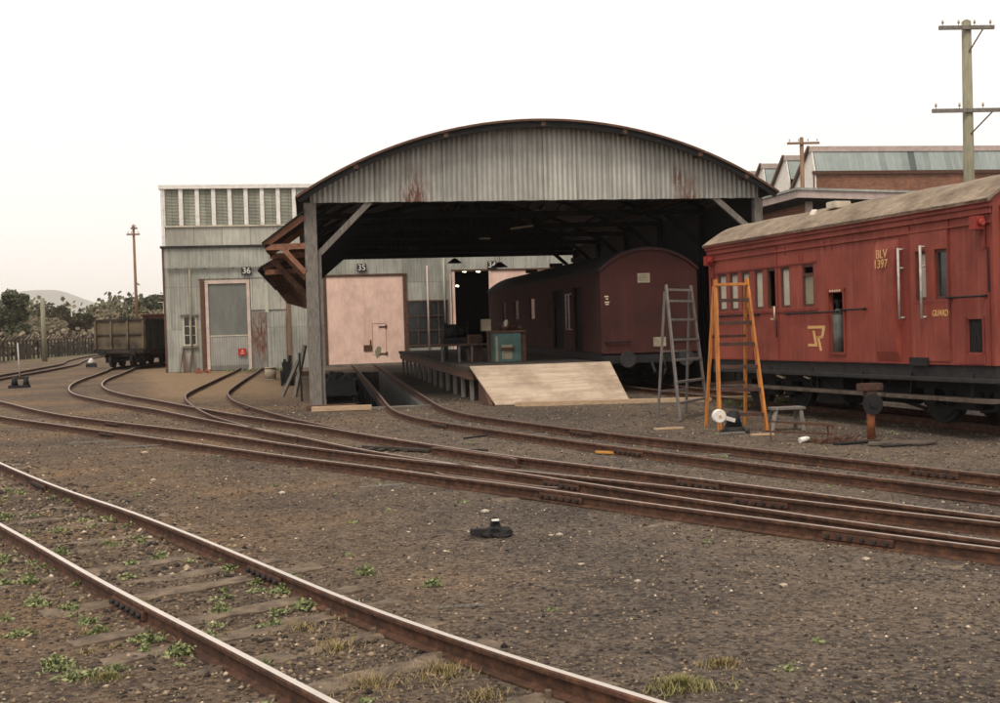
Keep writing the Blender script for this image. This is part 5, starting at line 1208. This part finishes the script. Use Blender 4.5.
# dark trolley with a heap beside the front post
t = thing('trolley', (.95,40.2,-1.05), 'black trolley loaded with a dark heap beyond the front post', 'trolley')
MAT_ = MAT['rubbish']
t.location = (.62,29.2,-1.05)
m = MB(); m.box(-.3,.55,0,1.2,1.12,1.2); m.box(-.3,.55,0,.05,1.2,1.5); m.box(.5,.55,0,1.2,1.2,1.5); m.build('tray', MAT['iron_black'], t)
for (x,y) in ((-.25,.1),(.45,.1),(-.25,1.1),(.45,1.1)): m = MB(); m.bar((x,y,0),(x,y,1.12),.06,.06); m.build('leg', MAT['iron_black'], t)
m = MB()
for i in range(26):
    a = V((random.uniform(-.25,.45),random.uniform(.1,1.1),1.2)); hh = .46*(1-abs(a.x-.05)/.62); a.z = 1.2+random.uniform(0,max(.05,hh)); b = a+V((random.uniform(-.2,.2),random.uniform(-.2,.2),random.uniform(-.02,.1))); m.bar(a,b,random.uniform(.12,.28),random.uniform(.08,.2))
tag(m.build('scrap_heap', MAT_, None, .01, (.62,29.2,-1.05)), 'dark heap of greasy scrap piled on the black trolley', 'scrap heap')

# ------------------------------------------------------------------ ladders
def ladder(label, FL, FR, RL, RR, TL, TR_, rungs, mr, mg, cap, loc, th=.06, back=()):
    t = thing('stepladder', loc, label, 'stepladder', 'stepladders'); L = V(loc)
    def pt(a, b, f): return V(a)+(V(b)-V(a))*f-L
    r0 = []
    for a, b in ((FL,TL),(FR,TR_)):
        m = MB(); m.bar(V(a)-L, V(b)-L, th*.55, th*1.3, up=(0,1,0)); m.build('front_rail', MAT[mr], t, .004)
    for a, b in ((RL,TL),(RR,TR_)):
        m = MB(); e = V(b)+(V(a)-V(b))*.04+V((0,.05,-.02)); m.bar(V(a)-L, e-L, th*.5, th, up=(0,1,0)); m.build('rear_rail', MAT[mr], t, .004)
    for f in rungs:
        m = MB(); m.bar(pt(FL,TL,f), pt(FR,TR_,f), .08, .055 if cap else .042); m.build('rung', MAT[mg], t, .003)
    for f in back:
        m = MB(); m.bar(pt(RL,TL,f), pt(RR,TR_,f), .03, .04); m.build('back_brace', MAT[mg], t, .003)
    if cap: m = MB(); m.bar(pt(FL,TL,.965)-V((.02,0,0)), pt(FR,TR_,.965)+V((.02,0,0)), .14, .045); m.build('top_step', MAT[mr], t, .004)
    return t
ladder('tall grey weathered stepladder left of the orange one', (6.3,19.15,0),(7.22,20.3,0),(6.2,20.1,0),(6.9,20.6,0),(6.38,20.0,2.40),(6.88,20.1,2.38),[.13,.28,.44,.59,.74,.88][::1]+[.965],'ladder_grey','ladder_grey',False,(6.5,19.8,0),.065,[.2,.5])
ladder('bright orange stepladder with dark rungs in front of the red van', (6.34,17.3,0),(7.0,17.0,0),(6.36,18.0,0),(7.1,18.15,0),(6.42,17.55,2.4),(6.92,17.5,2.4),[.11,.27,.42,.57,.71,.86],'orange_ladder','ladder_dark',True,(6.7,17.4,0),.075,[.3,.62])

# trestle, frame, scrap, signal, lever
t = thing('trestle', (7.32,16.98,0), 'small grey timber trestle beside the orange stepladder', 'trestle')
m = MB(); m.box(-.27,.27,-.12,.12,.33,.37); m.build('top', MAT['timber_grey'], t,.005)
for (x,y) in ((-1,-1),(1,-1),(-1,1),(1,1)): m = MB(); m.bar((x*.2,y*.08,.33),(x*.2+(-.1 if x<0 else .01),y*.16,0),.06,.035); m.build('leg', MAT['timber_grey'], t)
m = MB(); m.bar((-.24,0,.15),(.2,0,.15),.03,.05); m.build('stretcher', MAT['timber_grey'], t)
t = thing('metal_frame', (6.9,15.6,0), 'rusty tubular frame lying by the trestle', 'metal frame')
m = MB(); a,b,c,d = V((-.38,.1,.28)),V((.42,-.35,.22)),V((-.42,.0,0)),V((.3,-.5,0))
for p,q in ((a,b),(a,c),(b,d),(a*.5+c*.5,b*.5+d*.5),(c,d)): m.bar(p,q,.022,.022)
m.build('front_bars', MAT['iron_rust'], t); m = MB(); e,f = V((-.1,.35,.24)),V((.5,.1,.2)); m.bar(e,b,.022,.022); m.bar(e,f,.022,.022); m.bar(f,b,.022,.022); m.bar(f,f-V((0,0,.2)),.022,.022); m.build('rear_bars', MAT['iron_rust'], t)
m = MB(); m.cyl((0,0,.05),(.12,.02,.07),.04,.035,12); m.cyl((.12,.02,.07),(.15,.025,.075),.02,n=8); tag(m.build('plastic_bottle', MAT['white'], None, 0, (6.72,15.15,0)), 'small white bottle lying in front of the rusty frame', 'bottle')
m = MB()
for i in range(46):
    a = V((random.uniform(-.35,.35),random.uniform(-.2,.25),.01)); b = a+V((random.uniform(-.3,.3),random.uniform(-.12,.12),random.uniform(0,.1))); s = random.uniform(.008,.024); m.bar(a,b,s,s)
tag(m.build('scrap_pile', MAT['iron_rust'], None, 0, (7.2,15.05,0)), 'tangled pile of dark scrap iron between frame and orange post signal', 'scrap pile')
t = thing('point_signal', (7.87,15.3,0), 'orange post with black disc and reddish box in front of the red van', 'signal')
m = MB(); m.cyl((0,0,0),(0,0,.6),.058,n=14); m.build('post', MAT['orange_post'], t)
m = MB(); m.cyl((0,-.08,.505),(0,-.05,.505),.15,n=24); m.cyl((0,-.1,.505),(0,-.08,.505),.05,n=12); m.build('disc', MAT['iron_black'], t)
m = MB(); m.box(-.17,.17,-.06,.1,.69,.8); m.box(-.08,.08,-.05,.08,.6,.69); b = m.build('lamp_box', MAT['ladder_dark'], t,.01); m = MB(); m.cyl((-.09,-.065,.745),(-.09,-.06,.745),.035,n=12); m.cyl((.09,-.065,.745),(.09,-.06,.745),.035,n=12); m.build('lens', MAT['iron_rust'], b)
m = MB(); m.prism([(-.45,-.05,.01),(.3,-.25,.01),(.55,-.1,.01),(.45,.12,.01),(-.3,.2,.01)],(0,0,.03)); tag(m.build('steel_plate', MAT['plate_brown'], None,.004,(7.85,14.55,0)), 'dark flat plate on the ground in front of the signal post', 'plate')
m = MB(); m.bar((0,0,.012),(.55,.1,.012),.07,.02); tag(m.build('steel_bar', MAT['dark_wood'], None,0,(7.5,14.3,0)), 'black bar lying just below the flat plate', 'bar')
t = thing('point_lever', (6.46,17.0,0), 'black cast lever stand with round white weight at the orange ladder foot', 'points lever')
m = MB(); m.smooth=True; m.cyl((0,0,0),(0,0,.1),.2,.14,12); m.cyl((0,0,.1),(0,0,.34),.13,.075,12); m.box(-.16,.18,-.2,.2,.0,.03); m.build('stand', MAT['iron_black'], t)
m = MB(); m.bar((-.02,-.1,.2),(-.28,-.16,.28),.03,.06); a = m.build('arm', MAT['white'], t); m = MB(); m.cyl((-.3,-.22,.285),(-.3,-.12,.285),.105,n=24); w = m.build('weight', MAT['white'], t, .012); m = MB(); m.cyl((-.3,-.235,.285),(-.3,-.22,.285),.02,n=10); m.build('boss', MAT['letter_yellow'], w)
for i,(x,y,l,r,mm,lab) in enumerate(((6.15,16.75,.4,.1,'timber_grey','short grey board flat beside the black lever stand'),(6.5,16.4,.35,-.1,'timber_pale','small pale board near the rail below the lever stand'),(5.45,17.9,.5,.05,'timber_pale','thin pale lath lying on cinders left of the ladders'),
    (7.05,14.75,.75,.2,'dark_wood','thin dark strip lying below the scrap pile'),(1.0,20.6,.0,0,'timber_pale',''),)):
    if l: m = MB(); m.bar((0,0,.02),(l*math.cos(r),l*math.sin(r),.02),.09,.03); tag(m.build('board', MAT[mm], None,.004,(x,y,0)), lab, 'board')
m = MB(); m.prism([(0,0,.012),(.52,-.42,.012),(.55,-.34,.012),(.02,.1,.012)],(0,0,.03)); tag(m.build('yellow_plank', simple('yellow_painted_board',(.55,.27,.05),(.36,.16,.04),9,.7), None,.004,(3.77,15.1,0)), 'orange yellow board lying between the middle and rusty tracks', 'board')
m = MB(); m.bar((0,0,.06),(1.28,-.1,.06),.15,.11); tag(m.build('pale_baulk', MAT['timber_pale'], None,.012,(.0,24.95,0)), 'pale timber baulk lying before the foot of the front post', 'timber baulk')
m = MB(); m.bar((0,0,.06),(1.1,.02,.06),.14,.1); tag(m.build('dark_baulk', MAT['timber_brown'], None,.01,(-.12,25.5,0)), 'dark timber baulk against the foot of the front post', 'timber baulk')
# cluster left of the front post
for (a,b,w,mm,lab) in (((-.42,30.5,0),(-.12,30.3,1.35),.09,'timber_grey','grey prop leaning against the front post on its left'),((-.75,30.9,0),(-.3,30.6,.95),.08,'timber_grey','shorter grey prop leaning behind the dark bar'),((-.22,28.6,0),(-.25,28.5,1.2),.05,'iron_black','thin black upright bar beside the front post')):
    m = MB(); m.bar(V(a)-V(a),V(b)-V(a),w,w); tag(m.build('leaning_prop', MAT[mm], None,0,a), lab, 'prop')
m = MB()
for i in range(14):
    a = V((random.uniform(-.2,.2),random.uniform(-.2,.2),0)); m.bar(a,a+V((random.uniform(-.12,.12),0,random.uniform(.3,1.0))),random.uniform(.03,.12),random.uniform(.03,.08))
tag(m.build('iron_bundle', MAT['iron_black'], None,0,(-.7,36.5,0)), 'black bundle of upright iron behind the grey props', 'scrap iron')
t = thing('tin_drum', (-1.38,41.2,0), 'small cream tin drum on the dirt before the grey shed', 'drum'); m = MB(); m.smooth=True; m.cyl((0,0,0),(0,0,.42),.2,.19,18); m.build('drum_body', MAT['tin_can'], t); m = MB(); m.cyl((0,0,.4),(0,0,.44),.21,n=18); m.cyl((0,0,.0),(0,0,.03),.21,n=18); m.build('rim', MAT['tin_can'], t)
m = MB(); m.bar((0,0,.08),(1.0,.1,.08),.16,.15); tag(m.build('dirt_baulk', MAT['timber_brown'], None,.01,(-1.05,43.5,0)), 'brown baulk lying right of the cream tin drum', 'timber baulk')
m = MB()
for i in range(9): a = V((random.uniform(-.4,.4),random.uniform(-.15,.15),0)); m.bar(a,a+V((random.uniform(-.2,.2),0,random.uniform(.08,.28))),.14,.1)
tag(m.build('brick_heap', simple('orange_rubble',(.36,.15,.08),(.2,.08,.05),6,.9), None,.02,(-4.35,49.6,0)), 'orange brown rubble heap at the left foot of the tall door', 'rubble')
for i,(x,lean) in enumerate(((-5.55,.12),(-5.3,-.1),(-5.1,.06))):
    m = MB(); m.bar((0,0,0),(lean,.5,1.05-.15*i),.1,.1); tag(m.build('leaning_timber', MAT['timber_brown'] if i else MAT['timber_grey'], None,0,(x,50.9,0)), ['grey short timber leaning under the small window, leftmost','brown timber leaning under the small window, middle one','brown timber leaning under the small window, nearest the tall door'][i], 'timber')
m = MB(); m.box(-.1,.1,-.1,.1,0,.08); m.cyl((0,0,.08),(0,0,.2),.1,.05,8); m.cyl((0,0,.2),(-.04,0,1.25),.02,n=6); 
t = thing('hand_lever', (-9.88,41.8,0), 'ground lever with tall thin pale rod on open cinders at far left', 'points lever', 'ground levers of the points')
m = MB(); m.box(-.35,.3,-.2,.2,0,.1); m.cyl((-.18,0,.1),(-.18,0,.42),.12,.07,8); m.cyl((.2,0,.1),(.2,0,.36),.11,.07,8); m.box(-.25,.28,-.06,.06,.3,.38); m.build('stand', MAT['iron_black'], t); m = MB(); m.cyl((0,0,.3),(-.03,0,1.55),.025,n=6); m.build('rod', MAT['handrail'], t)
t = thing('hand_lever', (-11.4,63.5,0), 'small ground lever with white ball beside the coal wagon', 'points lever', 'ground levers of the points')
m = MB(); m.box(-.25,.25,-.15,.15,0,.2); m.build('stand', MAT['iron_dark'], t); m = MB(); m.smooth=True; m.cyl((0,0,.2),(0,0,.34),.14,.16,12); m.cyl((0,0,.34),(0,0,.46),.16,.06,12); m.build('weight', MAT['white'], t)
# black lump in the foreground
m = MB(); m.smooth=False
m.bar((-.2,.03,.05),(-.03,0,.045),.035,.05,w2=.07,h2=.07)
for (cx,cy,cz,sx,sy,sz) in ((0,0,.05,.09,.07,.07),(.09,-.01,.045,.08,.06,.055),(.01,.01,.11,.045,.04,.06),(-.05,-.03,.03,.06,.05,.035),(.05,-.05,.025,.08,.04,.03)):
    bm = bmesh.new(); bmesh.ops.create_icosphere(bm, subdivisions=2, radius=1)
    for v in bm.verts: k = random.uniform(.72,1.12); v.co = V((cx+v.co.x*sx*k, cy+v.co.y*sy*k, max(.0, cz+v.co.z*sz*k)))
    bm.verts.index_update(); m.add([v.co.copy() for v in bm.verts], [tuple(v.index for v in f.verts) for f in bm.faces]); bm.free()
o = tag(m.build('iron_lump', MAT['rubbish'], None,0,(1.5,9.65,0)), 'black lump of clinker and iron lying alone in the open foreground', 'iron lump'); o.rotation_euler=(0,0,-.05)
m = MB(); m.box(-.03,.03,-.02,.02,.0,.012); tag(m.build('paper_scrap', MAT['white'], None,0,(1.51,9.62,.148)), 'tiny pale scrap on top of the black lump', 'scrap')
# pale stones
for i,(x,y,s,lab) in enumerate(((1.62,10.95,.035,'pale stone above and right of the black lump near the rail'),(2.05,9.55,.03,'pale flat stone right of the black lump'),(1.98,9.56,.022,'dark and pale stone pair right of the lump, left one'),(1.95,8.35,.026,'pale stone low in the open middle foreground'),(2.2,7.7,.026,'pale stone at lower middle right'),
     (-.35,12.9,.04,'pale stone left of centre below the middle track'),(-2.5,17.9,.05,'pale stone beside the long middle track on the left'),(3.1,7.3,.03,'pale stone among dark cinders at lower right'),(4.0,7.9,.03,'pale stone near the right edge under the middle track'),(-1.95,14.6,.035,'pale stone in the left open cinders'),(.35,20.9,.04,'pale chip between middle tracks and front post'))):
    m = MB(); pts = []
    bm = bmesh.new(); bmesh.ops.create_icosphere(bm, subdivisions=1, radius=s)
    for v in bm.verts: v.co = V((v.co.x*random.uniform(.9,1.5), v.co.y*random.uniform(.7,1.1), v.co.z*random.uniform(.4,.7)))
    me = bpy.data.meshes.new('pale_stone'); bm.to_mesh(me); bm.free(); me.materials.append(MAT['stone_pale']); o = bpy.data.objects.new('pale_stone', me); col.objects.link(o); o.location=(x,y,s*.35); tag(o, lab, 'stone', 'pale stones on the cinders')
for i,(x,y,l,r,lab) in enumerate(((-4.0,20.0,.8,.1,'thin timber lath beside the middle track on the left'),(-3.2,18.9,1.0,.12,'longer thin lath below the middle track on the left'),(.5,13.0,.5,.1,'short lath under the middle track near centre'),(2.35,17.9,.9,.6,'dark timber between the middle and rusty tracks'),(3.0,18.0,.7,-.1,'pale lath between the middle and rusty tracks'),(5.1,14.3,.6,.0,'flat pale board between the rusty track rails at right'),(.75,7.35,.35,-.1,'thin twig on the open cinders in the foreground'))):
    m = MB(); m.bar((0,0,.012),(l*math.cos(r),l*math.sin(r),.015),.05 if i<6 else .01,.022 if i<6 else .01); tag(m.build('lath', MAT['timber_grey'] if i not in (3,) else MAT['dark_wood'], None,0,(x,y,0)), lab, 'lath')
# old rodding between the diverging rails
m = MB()
for i in range(7): m.bar((-.55+i*.12,.5-i*.13,.03),(.35+i*.13,-.55-i*.05,.04),.035,.035)
for i in range(6): x = -.45+i*.19; m.bar((x-.1,-.2-x*.5,.015),(x+.12,.2-x*.5,.015),.07,.03)
tag(m.build('point_rodding', MAT['steel_dark'], None,0,(1.28,16.7,0)), 'black oily rodding and timbers where the middle tracks cross', 'rodding')

# ------------------------------------------------------------------ camera, light, air
th, ph, rho, F = math.radians(9.4), -math.radians(1.55), .029, 1150.0
fw = V((math.sin(th)*math.cos(ph), math.cos(th)*math.cos(ph), math.sin(ph))); r0 = V((math.cos(th),-math.sin(th),0)); u0 = r0.cross(fw)
r = r0*math.cos(rho)-u0*math.sin(rho); u = r0*math.sin(rho)+u0*math.cos(rho)
cam = bpy.data.cameras.new('camera'); co = bpy.data.objects.new('camera', cam); col.objects.link(co)
co.matrix_world = Matrix(((r.x,u.x,-fw.x,0),(r.y,u.y,-fw.y,0),(r.z,u.z,-fw.z,1.85),(0,0,0,1)))
cam.sensor_width = 36; cam.lens = F/1000*36; cam.clip_end = 16000; cam.clip_start = .05; sc.camera = co
cam.dof.use_dof = False
EL, AZ = 57, 205     # overcast: broad soft sun from behind the camera, slightly left
w = bpy.data.worlds.new('World'); sc.world = w; w.use_nodes = True; nt_ = w.node_tree; nt_.nodes.clear()
sky = nt_.nodes.new('ShaderNodeTexSky'); sky.sky_type = 'NISHITA'; sky.sun_disc = False; sky.sun_elevation = math.radians(EL); sky.sun_rotation = math.radians(AZ); sky.air_density = 1.5; sky.dust_density = 6
bw = nt_.nodes.new('ShaderNodeHueSaturation'); bw.inputs['Saturation'].default_value = .15; bw.inputs['Value'].default_value = .5
mx = nt_.nodes.new('ShaderNodeMix'); mx.data_type = 'RGBA'; mx.inputs[0].default_value = .93; mx.inputs[7].default_value = (8.6,8.1,7.75,1)
bg = nt_.nodes.new('ShaderNodeBackground'); bg.inputs[1].default_value = .1; ow = nt_.nodes.new('ShaderNodeOutputWorld')
nt_.links.new(sky.outputs[0], bw.inputs['Color']); nt_.links.new(bw.outputs[0], mx.inputs[6]); nt_.links.new(mx.outputs[2], bg.inputs[0]); nt_.links.new(bg.outputs[0], ow.inputs[0])
sl = bpy.data.lights.new('sun', 'SUN'); sl.energy = 1.5; sl.angle = math.radians(20); sl.color = (1,.9,.76); so = bpy.data.objects.new('sun', sl); col.objects.link(so)
sd = V((math.sin(math.radians(AZ))*math.cos(math.radians(EL)), math.cos(math.radians(AZ))*math.cos(math.radians(EL)), math.sin(math.radians(EL))))
so.rotation_euler = (-sd).to_track_quat('-Z','Y').to_euler()
m = MB(); m.box(-3900,3900,-58,6500,-2.2,240); hz = m.build('haze', [])
hz.data.materials.clear(); hm = bpy.data.materials.new('yard_haze'); hm.use_nodes = True; hn = hm.node_tree; hn.nodes.clear()
pv = hn.nodes.new('ShaderNodeVolumePrincipled'); pv.inputs['Color'].default_value = (.97,.95,.93,1); pv.inputs['Density'].default_value = .0002; pv.inputs['Anisotropy'].default_value = .2
oh = hn.nodes.new('ShaderNodeOutputMaterial'); hn.links.new(pv.outputs[0], oh.inputs['Volume']); hz.data.materials.append(hm); tag(hz, 'thin pale haze in the air over the whole yard', 'haze', kind='stuff')
sc.view_settings.view_transform = 'Standard'; sc.view_settings.look = 'None'; sc.view_settings.exposure = .6; sc.view_settings.gamma = 1; sc.view_settings.use_curve_mapping = False
sc.cycles.max_bounces = 8; sc.cycles.volume_bounces = 1
